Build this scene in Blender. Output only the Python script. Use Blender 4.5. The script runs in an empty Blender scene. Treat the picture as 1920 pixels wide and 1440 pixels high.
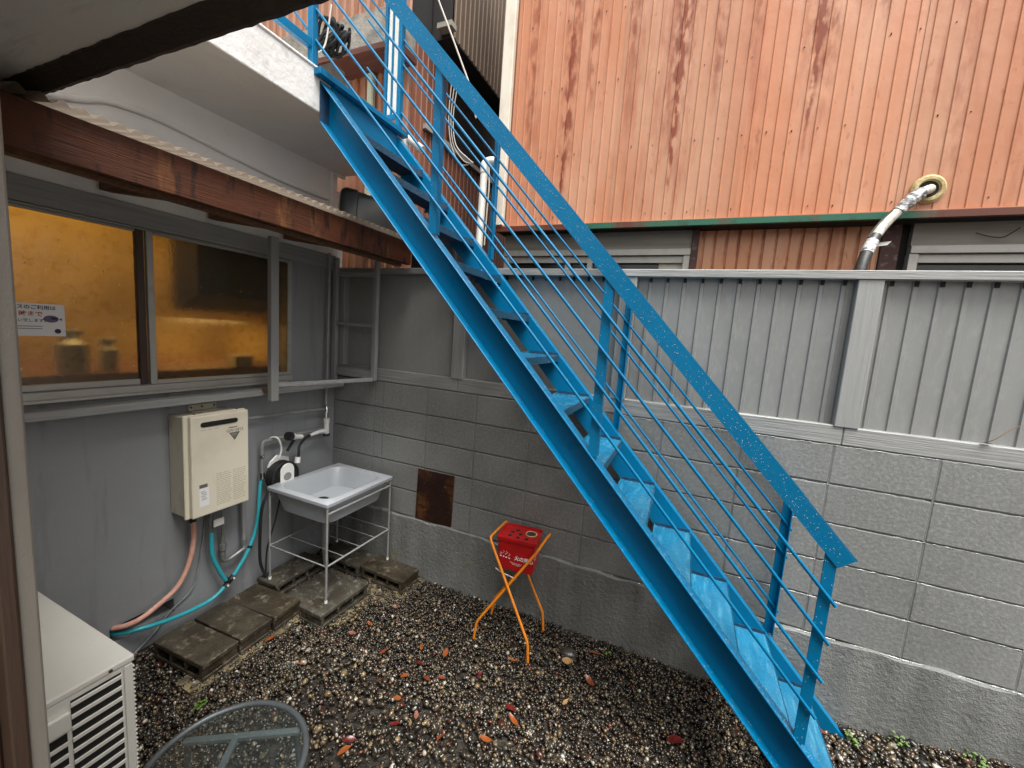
import bpy, bmesh, math, random
import numpy as np
from mathutils import Matrix, Vector
rnd = random.Random(7)
C = bpy.context.scene.collection
SC = bpy.context.scene
R = math.radians

# ------------------------------------------------------------------ camera, sky, sun, exposure
cam = bpy.data.cameras.new('camera'); cam_o = bpy.data.objects.new('camera', cam); C.objects.link(cam_o)
cam.sensor_width = 36; cam.lens = 14.294; cam.clip_start = .02; cam.clip_end = 500
m = [[0.91672, 0.39305, 0.07164], [0.11347, -0.08422, -0.98996], [-0.38308, 0.91565, -0.12181]]
cam_o.matrix_world = Matrix(((m[0][0], -m[1][0], -m[2][0], 2.57804), (m[0][1], -m[1][1], -m[2][1], -2.44240),
                             (m[0][2], -m[1][2], -m[2][2], 1.87796), (0, 0, 0, 1)))
SC.camera = cam_o
world = bpy.data.worlds.new('World'); SC.world = world; world.use_nodes = True
wn = world.node_tree.nodes; wl = world.node_tree.links; wn.clear()
sky = wn.new('ShaderNodeTexSky'); sky.sky_type = 'NISHITA'; sky.sun_disc = False
SUN_EL, SUN_AZ = 68, 128
sky.sun_elevation = R(SUN_EL); sky.sun_rotation = R(SUN_AZ); sky.air_density = 1.0; sky.dust_density = 4.0
hsv = wn.new('ShaderNodeHueSaturation'); hsv.inputs['Saturation'].default_value = .0
bg = wn.new('ShaderNodeBackground'); bg.inputs['Strength'].default_value = .082
wo = wn.new('ShaderNodeOutputWorld')
wl.new(sky.outputs[0], hsv.inputs['Color']); wl.new(hsv.outputs[0], bg.inputs[0]); wl.new(bg.outputs[0], wo.inputs[0])
sun = bpy.data.lights.new('sun', 'SUN'); sun.energy = 2.0; sun.angle = R(42); sun.color = (1, .985, .945)
sun_o = bpy.data.objects.new('sun', sun); C.objects.link(sun_o)
sd = Vector((math.sin(R(SUN_AZ)) * math.cos(R(SUN_EL)), math.cos(R(SUN_AZ)) * math.cos(R(SUN_EL)), math.sin(R(SUN_EL))))
sun_o.rotation_euler = sd.to_track_quat('Z', 'Y').to_euler()
SC.view_settings.view_transform = 'Standard'; SC.view_settings.look = 'None'
SC.view_settings.gamma = 1; SC.view_settings.use_curve_mapping = False
SC.view_settings.exposure = 1.78
SC.cycles.use_denoising = True
SC.cycles.max_bounces = 8; SC.cycles.diffuse_bounces = 4; SC.cycles.caustics_reflective = False; SC.cycles.caustics_refractive = False

# ------------------------------------------------------------------ materials
def M(name, col, rough=.6, layers=(), bump=(), metal=0, coat=0, rvar=None, spec=.5, trans=0, emit=None, alpha=None, orand=0):
    """layers: (scale, stretch, lo, hi, colour, factor); bump: (scale, stretch, strength, distance)"""
    mt = bpy.data.materials.new(name); mt.use_nodes = True
    nt = mt.node_tree; n = nt.nodes; l = nt.links; b = n['Principled BSDF']
    b.inputs['Base Color'].default_value = (*col, 1); b.inputs['Roughness'].default_value = rough
    b.inputs['Metallic'].default_value = metal; b.inputs['Coat Weight'].default_value = coat
    b.inputs['Coat Roughness'].default_value = .12
    b.inputs['Specular IOR Level'].default_value = spec; b.inputs['Transmission Weight'].default_value = trans
    if emit: b.inputs['Emission Color'].default_value = (*emit[0], 1); b.inputs['Emission Strength'].default_value = emit[1]
    geo = n.new('ShaderNodeNewGeometry')
    def noise(scale, stretch, detail=5, rough_=.6):
        mp = n.new('ShaderNodeMapping'); mp.inputs['Scale'].default_value = stretch
        l.new(geo.outputs['Position'], mp.inputs['Vector'])
        t = n.new('ShaderNodeTexNoise'); t.inputs['Scale'].default_value = scale
        t.inputs['Detail'].default_value = detail; t.inputs['Roughness'].default_value = rough_
        l.new(mp.outputs[0], t.inputs['Vector']); return t.outputs['Fac']
    prev = None
    for (sc, st, lo, hi, c2, fac) in layers:
        f = noise(sc, st)
        r = n.new('ShaderNodeMapRange'); r.inputs[1].default_value = lo; r.inputs[2].default_value = hi
        r.inputs[3].default_value = 0; r.inputs[4].default_value = fac
        l.new(f, r.inputs[0])
        x = n.new('ShaderNodeMix'); x.data_type = 'RGBA'
        l.new(r.outputs[0], x.inputs[0])
        if prev: l.new(prev, x.inputs[6])
        else: x.inputs[6].default_value = (*col, 1)
        x.inputs[7].default_value = (*c2, 1); prev = x.outputs[2]
    if orand:
        oi = n.new('ShaderNodeObjectInfo'); mr = n.new('ShaderNodeMapRange'); mr.inputs[3].default_value = 1 - orand; mr.inputs[4].default_value = 1 + orand; l.new(oi.outputs['Random'], mr.inputs[0])
        hs = n.new('ShaderNodeHueSaturation'); l.new(mr.outputs[0], hs.inputs['Value'])
        if prev: l.new(prev, hs.inputs['Color'])
        else: hs.inputs['Color'].default_value = (*col, 1)
        prev = hs.outputs[0]
    if prev: l.new(prev, b.inputs['Base Color'])
    if rvar:
        f = noise(rvar[0], rvar[1] if len(rvar) > 3 else (1, 1, 1))
        r = n.new('ShaderNodeMapRange'); r.inputs[1].default_value = .35; r.inputs[2].default_value = .65
        r.inputs[3].default_value = rvar[-2]; r.inputs[4].default_value = rvar[-1]
        l.new(f, r.inputs[0]); l.new(r.outputs[0], b.inputs['Roughness'])
    nb = None
    for (sc, st, s, d) in bump:
        f = noise(sc, st)
        bp = n.new('ShaderNodeBump'); bp.inputs['Strength'].default_value = s; bp.inputs['Distance'].default_value = d
        l.new(f, bp.inputs['Height'])
        if nb: l.new(nb, bp.inputs['Normal'])
        nb = bp.outputs[0]
    if nb: l.new(nb, b.inputs['Normal'])
    mt['b'] = 1
    return mt
U = (1, 1, 1)
m_block = M('painted_block', (.205, .209, .2), .5, [(.9, (1, 1, .6), .45, .62, (.16, .163, .156), .6), (2.2, U, .48, .7, (.14, .142, .136), .6), (5, (1, 1, .25), .58, .74, (.12, .12, .113), .5), (60, U, .45, .7, (.33, .33, .32), .5)],
            [(70, U, .5, .004), (240, U, .4, .002)], rvar=(4, .36, .55), orand=.045)
m_mortar = M('mortar', (.17, .172, .165), .6, [(8, U, .45, .7, (.13, .13, .125), .6)], [(120, U, .6, .004)])
m_footing = M('painted_footing', (.19, .193, .184), .5, [(3, U, .45, .7, (.13, .132, .125), .7), (6, (1, 1, .22), .55, .72, (.1, .1, .094), .6), (2.4, U, .62, .75, (.15, .15, .06), .5)],
              [(40, U, .8, .01), (160, U, .6, .004)], rvar=(4, .35, .6))
m_wall = M('grey_wall', (.265, .273, .278), .5, [(2.5, U, .4, .7, (.24, .245, .248), .8), (9, (1, 1, .1), .56, .7, (.12, .12, .118), .55), (30, U, .6, .72, (.3, .31, .315), .4)], [(90, U, .35, .004), (12, U, .25, .01)])
m_white = M('white_plaster', (.84, .83, .81), .6, [(3, U, .5, .8, (.7, .69, .66), .6), (9, U, .6, .8, (.55, .53, .5), .35)], [(50, U, .35, .005), (9, U, .3, .01)])
m_slabface = M('white_slab_paint', (.64, .635, .62), .5, [(3, (1, 1, 2), .48, .7, (.45, .43, .4), .7), (14, U, .58, .75, (.3, .28, .25), .55)], [(30, U, .5, .008)])
m_timber = M('grey_painted_timber', (.27, .271, .262), .5, [(9, (.3, 8, 8), .45, .7, (.18, .18, .172), .7), (30, (.1, 3, 3), .5, .7, (.4, .4, .39), .5)], [(20, (.25, 8, 8), .6, .006)], rvar=(5, .3, .6))
m_timber_y = M('grey_painted_batten', (.31, .31, .30), .5, [(9, (8, .3, 8), .45, .7, (.2, .2, .195), .7)], [(20, (8, .25, 8), .5, .005)])
m_timber_z = M('grey_painted_post', (.28, .282, .274), .45, [(9, (8, 8, .3), .45, .7, (.22, .22, .213), .5)], [(20, (8, 8, .25), .4, .004), (260, U, .25, .002)])
m_sheet = M('grey_painted_sheet', (.23, .234, .227), .36, [(3, (1, 1, .3), .45, .7, (.2, .203, .195), .8), (40, (1, 1, .4), .5, .7, (.27, .273, .266), .6)], [(300, U, .35, .002), (20, U, .12, .005)], rvar=(6, .28, .45), orand=.12)
m_blue = M('blue_paint', (.0, .132, .275), .3, [(4, U, .4, .7, (.0, .1, .215), .7), (60, U, .62, .8, (.0, .17, .33), .4)], [(300, U, .25, .002), (45, U, .15, .003)], spec=.22, rvar=(8, .26, .48))
m_tread = M('wet_blue_tread', (.012, .125, .225), .2, [(14, (1, .25, 1), .45, .7, (.003, .07, .15), .8), (50, (1, .12, 1), .52, .72, (.06, .22, .31), .7)], [(60, U, .5, .004), (12, U, .2, .006)], coat=.5, rvar=(18, .06, .4), orand=.12)
m_under = M('shaded_underside', (.001, .02, .055), .75)  # shade under the treads put into a near-black blue
m_front = M('speckled_tread_edge', (.006, .06, .115), .4, [(120, U, .5, .6, (.002, .014, .03), .9), (200, U, .6, .68, (.09, .24, .32), .8)], [(150, U, .8, .003)])
m_lip = M('dark_tread_edge', (.012, .05, .1), .4, [(40, U, .45, .7, (.004, .012, .025), .9)], [(150, U, .8, .003)])  # near-black strip along the stringer side of each tread
m_rustblue = M('rusty_blue', (.01, .03, .06), .7, [(20, U, .4, .6, (.004, .07, .18), .8)], [(80, U, .5, .004)])
m_wood = M('dark_brown_wood', (.068, .019, .005), .68, [(5, (6, .5, 9), .4, .7, (.05, .014, .006), .85), (14, (2, 1.6, .35), .54, .64, (.012, .004, .003), .95), (3, (1, 3, 1), .58, .72, (.2, .08, .025), .6)], [(18, (8, .4, 10), .6, .006)], rvar=(6, .5, .75), spec=.3)
m_rafter = M('rafter_wood', (.17, .08, .035), .7, [(8, (.6, 8, 8), .4, .7, (.06, .025, .01), .8)], [(18, (.4, 9, 9), .5, .005)])
m_corr = M('corrugated_plastic', (.2, .155, .115), .45, [(8, U, .4, .7, (.12, .085, .055), .7)], [(90, U, .2, .003)])
_n = m_corr.node_tree; _t = _n.nodes.new('ShaderNodeBsdfTranslucent'); _t.inputs[0].default_value = (.42, .35, .28, 1); _m = _n.nodes.new('ShaderNodeMixShader'); _m.inputs[0].default_value = .3
_o = _n.nodes['Material Output']; _n.links.new(_n.nodes['Principled BSDF'].outputs[0], _m.inputs[1]); _n.links.new(_t.outputs[0], _m.inputs[2]); _n.links.new(_m.outputs[0], _o.inputs[0])
m_soffit = M('soffit_board', (.78, .76, .70), .65, [(1.6, (1, .6, 1), .45, .7, (.5, .47, .42), .8), (14, (.3, 2.5, 1), .55, .75, (.4, .36, .31), .5)], [(60, (.4, 2, 1), .3, .004)])
m_drip = M('dark_eave_edge', (.03, .022, .016), .6, [(20, U, .45, .7, (.06, .04, .025), .6)], [(50, (1, 3, 3), .6, .006)])
m_alu = M('aluminium_frame', (.42, .40, .36), .38, [(12, (1, .3, 1), .5, .75, (.28, .25, .21), .6)], [(80, U, .1, .002)], metal=.25)
m_alud = M('dark_window_strip', (.05, .025, .015), .5)
m_beige = M('beige_enamel', (.56, .52, .41), .35, [(5, U, .5, .8, (.4, .33, .22), .7), (18, (1, 1, .3), .56, .72, (.3, .23, .13), .5)], [(200, U, .1, .001)])
m_beige2 = M('pale_beige_enamel', (.7, .645, .51), .34, [(4, U, .5, .8, (.55, .48, .35), .6), (14, (1, 1, .25), .6, .74, (.42, .34, .22), .4)], [(220, U, .08, .001)])
m_print = M('grey_print', (.12, .11, .1), .6)
m_printl = M('faded_print', (.34, .31, .25), .6)
m_paper = M('white_sticker', (.78, .78, .76), .5)
m_black = M('black_rubber', (.009, .009, .0095), .55, [(30, U, .5, .7, (.03, .03, .03), .6)])
m_coil = M('dark_cable', (.004, .004, .0045), .8)
m_tub = M('black_plastic', (.007, .0075, .007), .48, [(160, U, .62, .74, (.06, .06, .06), .6)], [(200, U, .5, .003)])
m_whitep = M('white_plastic', (.78, .77, .73), .3)
m_chrome = M('chrome', (.6, .6, .6), .18, metal=1)
m_galv = M('galvanised_pipe', (.3, .3, .29), .4, [(30, U, .45, .7, (.16, .15, .13), .7)], metal=.6)
m_gpipe = M('grey_painted_pipe', (.25, .25, .245), .45, [(12, U, .5, .75, (.14, .13, .12), .6)])
m_pinkhose = M('pink_hose', (.6, .3, .22), .5, [(25, (1, 1, .6), .45, .7, (.68, .44, .36), .8)])
m_teal = M('turquoise_hose', (.03, .34, .40), .35, [(25, U, .5, .7, (.06, .42, .46), .6)])
m_bracket = M('dark_clamp', (.015, .015, .015), .4)
m_sink = M('grey_blue_sink', (.35, .365, .385), .3, [(6, U, .5, .8, (.27, .285, .3), .5)])
m_stand = M('sink_stand_paint', (.3, .3, .29), .45, [(40, U, .55, .75, (.14, .12, .1), .6)], metal=.3)
m_cblock = M('wet_concrete_block', (.055, .043, .027), .33, [(7, U, .42, .58, (.03, .022, .013), .95), (24, U, .55, .72, (.24, .2, .14), .6), (90, U, .6, .75, (.02, .015, .01), .6)], [(90, U, .8, .006)], rvar=(6, .25, .6), orand=.12)
m_cblockg = M('grey_concrete_block', (.068, .061, .046), .33, [(7, U, .42, .58, (.035, .028, .02), .95), (24, U, .55, .72, (.27, .25, .21), .6), (9, U, .62, .7, (.07, .02, .012), .7)], [(90, U, .8, .006)], rvar=(6, .25, .6), orand=.12)
m_strip = M('concrete_strip', (.2, .155, .08), .6, [(9, U, .42, .62, (.05, .04, .025), .9)], [(60, U, .8, .01)])
m_soil = M('wet_soil', (.02, .015, .011), .4, [(30, U, .4, .7, (.05, .04, .03), .8)], [(60, U, 1, .02)])
m_red = M('red_enamel', (.42, .006, .008), .3, [(8, U, .45, .7, (.3, .004, .006), .7)], [(60, U, .1, .002)], coat=.3)
m_orange = M('orange_tube', (.66, .2, .012), .38, [(40, U, .6, .75, (.3, .08, .01), .7)])
m_rust = M('rusty_plate', (.028, .008, .004), .5, [(5, (1, 1, .5), .5, .64, (.16, .06, .012), .9), (14, (.4, 1, 3), .48, .62, (.012, .003, .002), .8), (70, U, .66, .72, (.5, .45, .4), .5)], [(40, U, .5, .004)], metal=.1)
m_green = M('flashing_paint', (.012, .10, .055), .4, [(2.1, (1, .1, .1), .47, .53, (.10, .025, .012), 1), (12, U, .55, .7, (.03, .02, .01), .7)])
m_bpost = M('brown_post', (.06, .018, .012), .6, [(25, U, .55, .65, (.2, .15, .13), .6)], [(70, U, .6, .004)])
m_cream = M('cream_trim', (.66, .6, .5), .5, [(6, (1, 1, .4), .5, .75, (.4, .28, .18), .6)])
m_glassd = M('dark_window_glass', (.02, .021, .02), .12, [(3, U, .4, .7, (.05, .05, .045), .8)])
m_board = M('grey_board', (.27, .25, .21), .7, [(4, (.3, 3, 6), .45, .7, (.17, .15, .12), .7)], [(30, (.3, 3, 8), .3, .004)])
m_weather = M('weathered_beam', (.24, .22, .19), .8, [(9, U, .4, .65, (.1, .085, .07), .85), (40, U, .55, .7, (.36, .34, .31), .5)], [(40, U, .7, .01)])
m_redwood = M('red_brown_wood', (.09, .026, .015), .6, [(10, (.5, 4, 4), .4, .7, (.03, .009, .006), .8)])
m_bsiding = M('brown_siding', (.22, .085, .05), .5, [(3, (1, 1, .3), .4, .7, (.12, .045, .025), .7), (30, (1, 1, .3), .6, .75, (.1, .02, .008), .6)], [(60, U, .15, .003)])
m_bupper = M('brown_upper_siding', (.15, .1, .065), .6, [(3, (1, 1, .3), .4, .7, (.09, .055, .035), .8)])
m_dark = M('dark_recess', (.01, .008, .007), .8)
m_pvc = M('white_pvc', (.68, .67, .62), .35, [(6, U, .55, .75, (.5, .48, .42), .5)])
m_pgreen = M('pale_green_pipe', (.45, .48, .36), .5, [(10, (1, 1, .3), .5, .7, (.3, .28, .2), .6)])
m_foam = M('yellowed_foam', (.5, .41, .2), .7, [(20, U, .45, .65, (.3, .2, .08), .8)], [(60, U, .6, .006)])
m_tape = M('white_pipe_tape', (.5, .47, .41), .5, [(30, U, .45, .65, (.22, .19, .15), .7)], [(60, U, .4, .004)])
m_tapeg = M('grey_tape', (.1, .1, .1), .35, [(28, (1, 1, 2.5), .46, .54, (.55, .55, .54), 1)], [(40, U, .8, .01)])
m_tapeb = M('black_tape', (.02, .02, .02), .45, [(60, U, .5, .7, (.06, .06, .06), .7)])
m_wire = M('pale_wire', (.4, .37, .32), .5)
m_acw = M('white_ac_enamel', (.74, .72, .65), .4, [(3, U, .5, .75, (.66, .63, .54), .6), (50, U, .66, .78, (.4, .34, .24), .5)], [(150, U, .1, .001)])
m_acd = M('dark_ac_inside', (.01, .01, .01), .5)
m_rim = M('table_metal', (.085, .095, .1), .3, [(30, U, .5, .7, (.05, .055, .06), .6)], metal=.2)
m_barp = M('table_bar_paint', (.17, .185, .195), .4)
m_tglass = M('table_glass', (.72, .77, .76), .03, [(9, U, .45, .7, (.9, .93, .92), .8)], [(40, U, .12, .003)], trans=.94, spec=.7)
def clear_glass():
    mt = bpy.data.materials.new('table_glass'); mt.use_nodes = True; n = mt.node_tree.nodes; l = mt.node_tree.links; n.remove(n['Principled BSDF'])
    tr_ = n.new('ShaderNodeBsdfTransparent'); tr_.inputs[0].default_value = (.84, .88, .87, 1); gl = n.new('ShaderNodeBsdfGlossy'); gl.inputs['Roughness'].default_value = .06; gl.inputs[0].default_value = (.9, .95, .95, 1)
    nz = n.new('ShaderNodeTexNoise'); nz.inputs['Scale'].default_value = 30; bp = n.new('ShaderNodeBump'); bp.inputs['Strength'].default_value = .15; bp.inputs['Distance'].default_value = .003; l.new(nz.outputs['Fac'], bp.inputs['Height'])
    lw_ = n.new('ShaderNodeLayerWeight'); lw_.inputs[0].default_value = .5; l.new(bp.outputs[0], lw_.inputs[1]); fr = n.new('ShaderNodeMapRange'); fr.inputs[1].default_value = 0; fr.inputs[2].default_value = 1; fr.inputs[3].default_value = .05; fr.inputs[4].default_value = .32; pw = n.new('ShaderNodeMath'); pw.operation = 'POWER'; pw.inputs[1].default_value = 2.5; l.new(lw_.outputs[1], pw.inputs[0]); l.new(pw.outputs[0], fr.inputs[0]); l.new(bp.outputs[0], gl.inputs['Normal'])
    df = n.new('ShaderNodeBsdfDiffuse'); df.inputs[0].default_value = (.3, .32, .31, 1); m0 = n.new('ShaderNodeMixShader'); m0.inputs[0].default_value = .035; l.new(tr_.outputs[0], m0.inputs[1]); l.new(df.outputs[0], m0.inputs[2]); tr_ = m0
    mx = n.new('ShaderNodeMixShader'); l.new(fr.outputs[0], mx.inputs[0]); l.new(tr_.outputs[0], mx.inputs[1]); l.new(gl.outputs[0], mx.inputs[2]); l.new(mx.outputs[0], n['Material Output'].inputs[0]); return mt
m_tglass = clear_glass()
m_amber = M('amber_pane', (.97, .78, .42), .15, [(26, U, .5, .7, (.75, .5, .18), .7)], [(16, U, .3, .012), (70, U, .2, .004)], trans=.97, spec=.3)
m_fleck = M('glass_fleck', (.95, .78, .4), .4, [(30, U, .48, .52, (.03, .015, .006), 1)])
m_room = M('room_wall', (.55, .38, .13), .8, [(3, U, .4, .65, (.34, .22, .06), .9)])
m_counter = M('counter_wood', (.2, .085, .03), .6)
m_cab = M('dark_cabinet', (.008, .003, .002), .7)
m_jambg = M('grey_jamb', (.15, .138, .118), .5, [(5, (3, 3, .4), .45, .7, (.09, .08, .066), .7)], [(250, U, .3, .002)])
m_jambb = M('brown_jamb', (.035, .018, .01), .5, [(5, (6, 6, .3), .42, .6, (.02, .011, .006), .9)], [(40, (5, 5, .4), .3, .003)])
m_leafs = [M('russet_leaf', (.15, .035, .012), .28, [(60, U, .45, .65, (.1, .015, .006), .8)]), M('orange_leaf', (.2, .055, .012), .3, [(60, U, .45, .65, (.25, .05, .01), .8)]),
           M('crimson_leaf', (.075, .008, .008), .25, [(60, U, .45, .65, (.15, .02, .012), .7)]), M('tan_leaf', (.3, .18, .075), .35, [(40, (1, 3, 1), .45, .65, (.24, .12, .04), .8)]),
           M('pink_brown_leaf', (.2, .08, .055), .3, [(60, U, .45, .65, (.2, .05, .03), .8)])]
m_weed = M('green_weed', (.06, .13, .015), .45, [(60, U, .45, .65, (.12, .16, .02), .7)])
m_stone = M('dark_wet_stone', (.03, .027, .022), .22, [(30, U, .45, .7, (.06, .052, .04), .7)], [(60, U, .3, .004)])
m_drop = M('rain_drop', (.92, .95, .97), .03, trans=.65, spec=.8)  # milky white, so drops and beads carry their glint in the colour
m_rear = M('rear_wall', (.72, .71, .68), .7)
m_bounce = M('bounce_slab', (.3, .295, .275), .7, [(3, U, .4, .7, (.24, .235, .215), .6)])
m_floor = M('inner_floor', (.12, .09, .06), .6)
m_ink = M('black_ink', (.02, .02, .025), .6); m_inkr = M('red_ink', (.5, .02, .02), .6); m_inkp = M('violet_ink', (.13, .09, .17), .6); m_inkd = M('dark_violet_ink', (.02, .015, .05), .6)
m_wink = M('white_ink', (.85, .8, .8), .5)
def coloured_stone():
    mt = bpy.data.materials.new('gravel_stone'); mt.use_nodes = True
    n = mt.node_tree.nodes; l = mt.node_tree.links; b = n['Principled BSDF']
    a = n.new('ShaderNodeAttribute'); a.attribute_name = 'stone_colour'
    l.new(a.outputs['Color'], b.inputs['Base Color'])
    b.inputs['Roughness'].default_value = .24; b.inputs['Specular IOR Level'].default_value = .55
    return mt
m_gravel = coloured_stone()
def siding_mat(name, base, streaks, zmid):
    """orange steel siding: fading in bands and rust runs that start at fixed places on the sheet"""
    mt = M(name, base, .42, [(1.3, (1.6, 1, .35), .42, .62, (base[0] * 1.12, base[1] * 1.5, base[2] * 1.85), .72), (5, (2, 1, .3), .55, .72, (base[0] * .7, base[1] * .5, base[2] * .4), .7),
                             (28, (1, 1, .35), .63, .74, (.24, .05, .012), .55)], [(14, U, .1, .006), (200, U, .15, .002), (3, U, .3, .02)], rvar=(3, .3, .5), orand=.09)
    n = mt.node_tree.nodes; l = mt.node_tree.links; b = n['Principled BSDF']
    src = b.inputs['Base Color'].links[0].from_socket
    geo = n.new('ShaderNodeNewGeometry'); sep = n.new('ShaderNodeSeparateXYZ'); l.new(geo.outputs['Position'], sep.inputs[0])
    def mth(op, a, v=None):
        x = n.new('ShaderNodeMath'); x.operation = op
        for i, q in enumerate((a, v)):
            if q is None: continue
            if isinstance(q, (int, float)): x.inputs[i].default_value = q
            else: l.new(q, x.inputs[i])
        return x.outputs[0]
    tn = n.new('ShaderNodeTexNoise'); tn.inputs['Scale'].default_value = 16; tn.inputs['Detail'].default_value = 6
    mp = n.new('ShaderNodeMapping'); mp.inputs['Scale'].default_value = (1.6, 1, .55)
    l.new(geo.outputs['Position'], mp.inputs[0]); l.new(mp.outputs[0], tn.inputs['Vector'])
    tot = None
    for (x0, w, z0, z1, amp) in streaks:
        dx = mth('DIVIDE', mth('SUBTRACT', sep.outputs[0], x0), w)
        g = mth('POWER', 2.718, mth('MULTIPLY', mth('MULTIPLY', dx, dx), -1.0))
        dz = mth('DIVIDE', mth('SUBTRACT', sep.outputs[2], (z0 + z1) / 2), (z1 - z0) / 2)
        gz = mth('POWER', 2.718, mth('MULTIPLY', mth('POWER', mth('ABSOLUTE', dz), 4.0), -1.0))
        v = mth('MULTIPLY', mth('MULTIPLY', g, gz), amp)
        tot = v if tot is None else mth('ADD', tot, v)
    r = n.new('ShaderNodeMapRange'); r.inputs[1].default_value = .40; r.inputs[2].default_value = .64; l.new(tn.outputs['Fac'], r.inputs[0])
    fac = mth('MINIMUM', mth('MULTIPLY', mth('MULTIPLY', tot, r.outputs[0]), 1.5), .95)
    x = n.new('ShaderNodeMix'); x.data_type = 'RGBA'; l.new(fac, x.inputs[0]); l.new(src, x.inputs[6]); x.inputs[7].default_value = (.19, .03, .004, 1)
    l.new(x.outputs[2], b.inputs['Base Color'])
    return mt
m_osiding = siding_mat('orange_siding', (.46, .182, .09),
    [(1.56, .05, 3.1, 5.2, .95), (1.55, .012, 2.9, 4.0, 1.3), (1.72, .03, 3.6, 4.6, .8), (2.32, .07, 3.3, 5.4, 1.0), (2.33, .012, 3.0, 4.0, 1.4), (2.55, .04, 3.5, 4.6, .6),
     (3.12, .08, 3.5, 5.4, 1.0), (3.1, .012, 3.2, 4.1, 1.4), (3.4, .04, 3.8, 4.6, .6), (1.25, .04, 3.3, 5, .6), (3.8, .06, 2.6, 4.0, .25), (2.0, .04, 3.7, 5, .6), (2.75, .05, 3.8, 5.2, .6)], 4)
m_olow = siding_mat('orange_lower_siding', (.62, .25, .115), [(2.6 + .0745 * k, .009, 1.7, 3.0, .6) for k in range(14)], 2.4)

# ------------------------------------------------------------------ mesh helpers
class MB:
    def __init__(s): s.v = []; s.f = []
    def add(s, v, f):
        k = len(s.v); s.v += [tuple(p) for p in v]; s.f += [tuple(i + k for i in q) for q in f]; return s
    def box(s, x0, x1, y0, y1, z0, z1, mat=None):
        v = [(x, y, z) for x in (x0, x1) for y in (y0, y1) for z in (z0, z1)]
        if mat is not None: v = [mat @ Vector(p) for p in v]
        return s.add(v, [(0, 1, 3, 2), (4, 6, 7, 5), (0, 4, 5, 1), (2, 3, 7, 6), (0, 2, 6, 4), (1, 5, 7, 3)])
    def bar(s, p, q, w, h, up=(0, 0, 1)):
        p, q = Vector(p), Vector(q); d = (q - p).normalized(); sx = d.cross(Vector(up)).normalized(); u = sx.cross(d)
        v = []
        for e in (p, q):
            for a, b in ((-1, -1), (1, -1), (1, 1), (-1, 1)): v.append(e + sx * a * w / 2 + u * b * h / 2)
        return s.add(v, [(3, 2, 1, 0), (4, 5, 6, 7), (0, 1, 5, 4), (1, 2, 6, 5), (2, 3, 7, 6), (3, 0, 4, 7)])
    def tube(s, pts, r, n=10, closed=False):
        P = [Vector(p) for p in pts]; N = len(P); rs = r if isinstance(r, (list, tuple)) else [r] * N
        ref = None; rings = []
        for i in range(N):
            a = P[(i - 1) % N] if (closed or i > 0) else P[i]; b = P[(i + 1) % N] if (closed or i < N - 1) else P[i]
            d = (b - a).normalized()
            if ref is None:
                ref = Vector((0, 0, 1)) if abs(d.z) < .9 else Vector((1, 0, 0))
            ref = (ref - d * ref.dot(d)).normalized(); w = d.cross(ref)
            rings.append([P[i] + (ref * math.cos(2 * math.pi * k / n) + w * math.sin(2 * math.pi * k / n)) * rs[i] for k in range(n)])
        v = [p for g in rings for p in g]; f = []
        for i in range(N if closed else N - 1):
            j = (i + 1) % N
            for k in range(n): f.append((i * n + k, i * n + (k + 1) % n, j * n + (k + 1) % n, j * n + k))
        if not closed: f += [tuple(range(n - 1, -1, -1)), tuple((N - 1) * n + k for k in range(n))]
        return s.add(v, f)
    def cyl(s, p, q, r, n=16, r2=None): return s.tube([p, q], [r, r if r2 is None else r2], n)
    def prism(s, poly, fn0, fn1):
        n = len(poly); v = [fn0(*p) for p in poly] + [fn1(*p) for p in poly]
        return s.add(v, [tuple(range(n - 1, -1, -1)), tuple(range(n, 2 * n))] + [(i, (i + 1) % n, n + (i + 1) % n, n + i) for i in range(n)])
    def xz(s, poly, y0, y1): return s.prism(poly, lambda x, z: (x, y0, z), lambda x, z: (x, y1, z))
    def yz(s, poly, x0, x1): return s.prism(poly, lambda y, z: (x0, y, z), lambda y, z: (x1, y, z))
    def xy(s, poly, z0, z1): return s.prism(poly, lambda x, y: (x, y, z0), lambda x, y: (x, y, z1))
    def quad(s, *p): return s.add(p, [tuple(range(len(p)))])
    def mesh(s, name, off=(0, 0, 0), smooth=False, bevel=0, seg=1):
        me = bpy.data.meshes.new(name); o = Vector(off)
        me.from_pydata([tuple(Vector(p) - o) for p in s.v], [], s.f)
        bm = bmesh.new(); bm.from_mesh(me); bmesh.ops.recalc_face_normals(bm, faces=bm.faces)
        if bevel: bmesh.ops.bevel(bm, geom=[e for e in bm.edges if e.is_manifold and e.calc_face_angle(0) > .6], offset=bevel, segments=seg, profile=.5, affect='EDGES', clamp_overlap=True)
        bm.to_mesh(me); bm.free()
        if smooth: me.polygons.foreach_set('use_smooth', [True] * len(me.polygons)); 
        if smooth == 'auto' or smooth is True: me.set_sharp_from_angle(angle=R(40))
        return me
WL = {}
def put(me, mat, name, parent=None, loc=None):
    o = bpy.data.objects.new(name, me); C.objects.link(o)
    if mat and not me.materials: me.materials.append(mat)
    if parent: o.parent = parent
    if loc is not None: o.location = loc
    return o
def org(p):
    while p and p.parent: p = p.parent
    return Vector(p.location) if p else Vector((0, 0, 0))
def part(mb, name, mat, parent=None, smooth=False, bevel=0, seg=1, label=None, stuff=False):
    o = put(mb.mesh(name, org(parent), smooth, bevel, seg), mat, name, parent)
    if label: o['label'] = label
    if stuff: o['kind'] = 'stuff'
    return o
def thing(name, label, cat, loc=(0, 0, 0), group=None):
    o = bpy.data.objects.new(name, None); C.objects.link(o); o.location = loc; o.empty_display_size = .05
    o['label'] = label; o['category'] = cat
    if group: o['group'] = group
    return o
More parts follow.
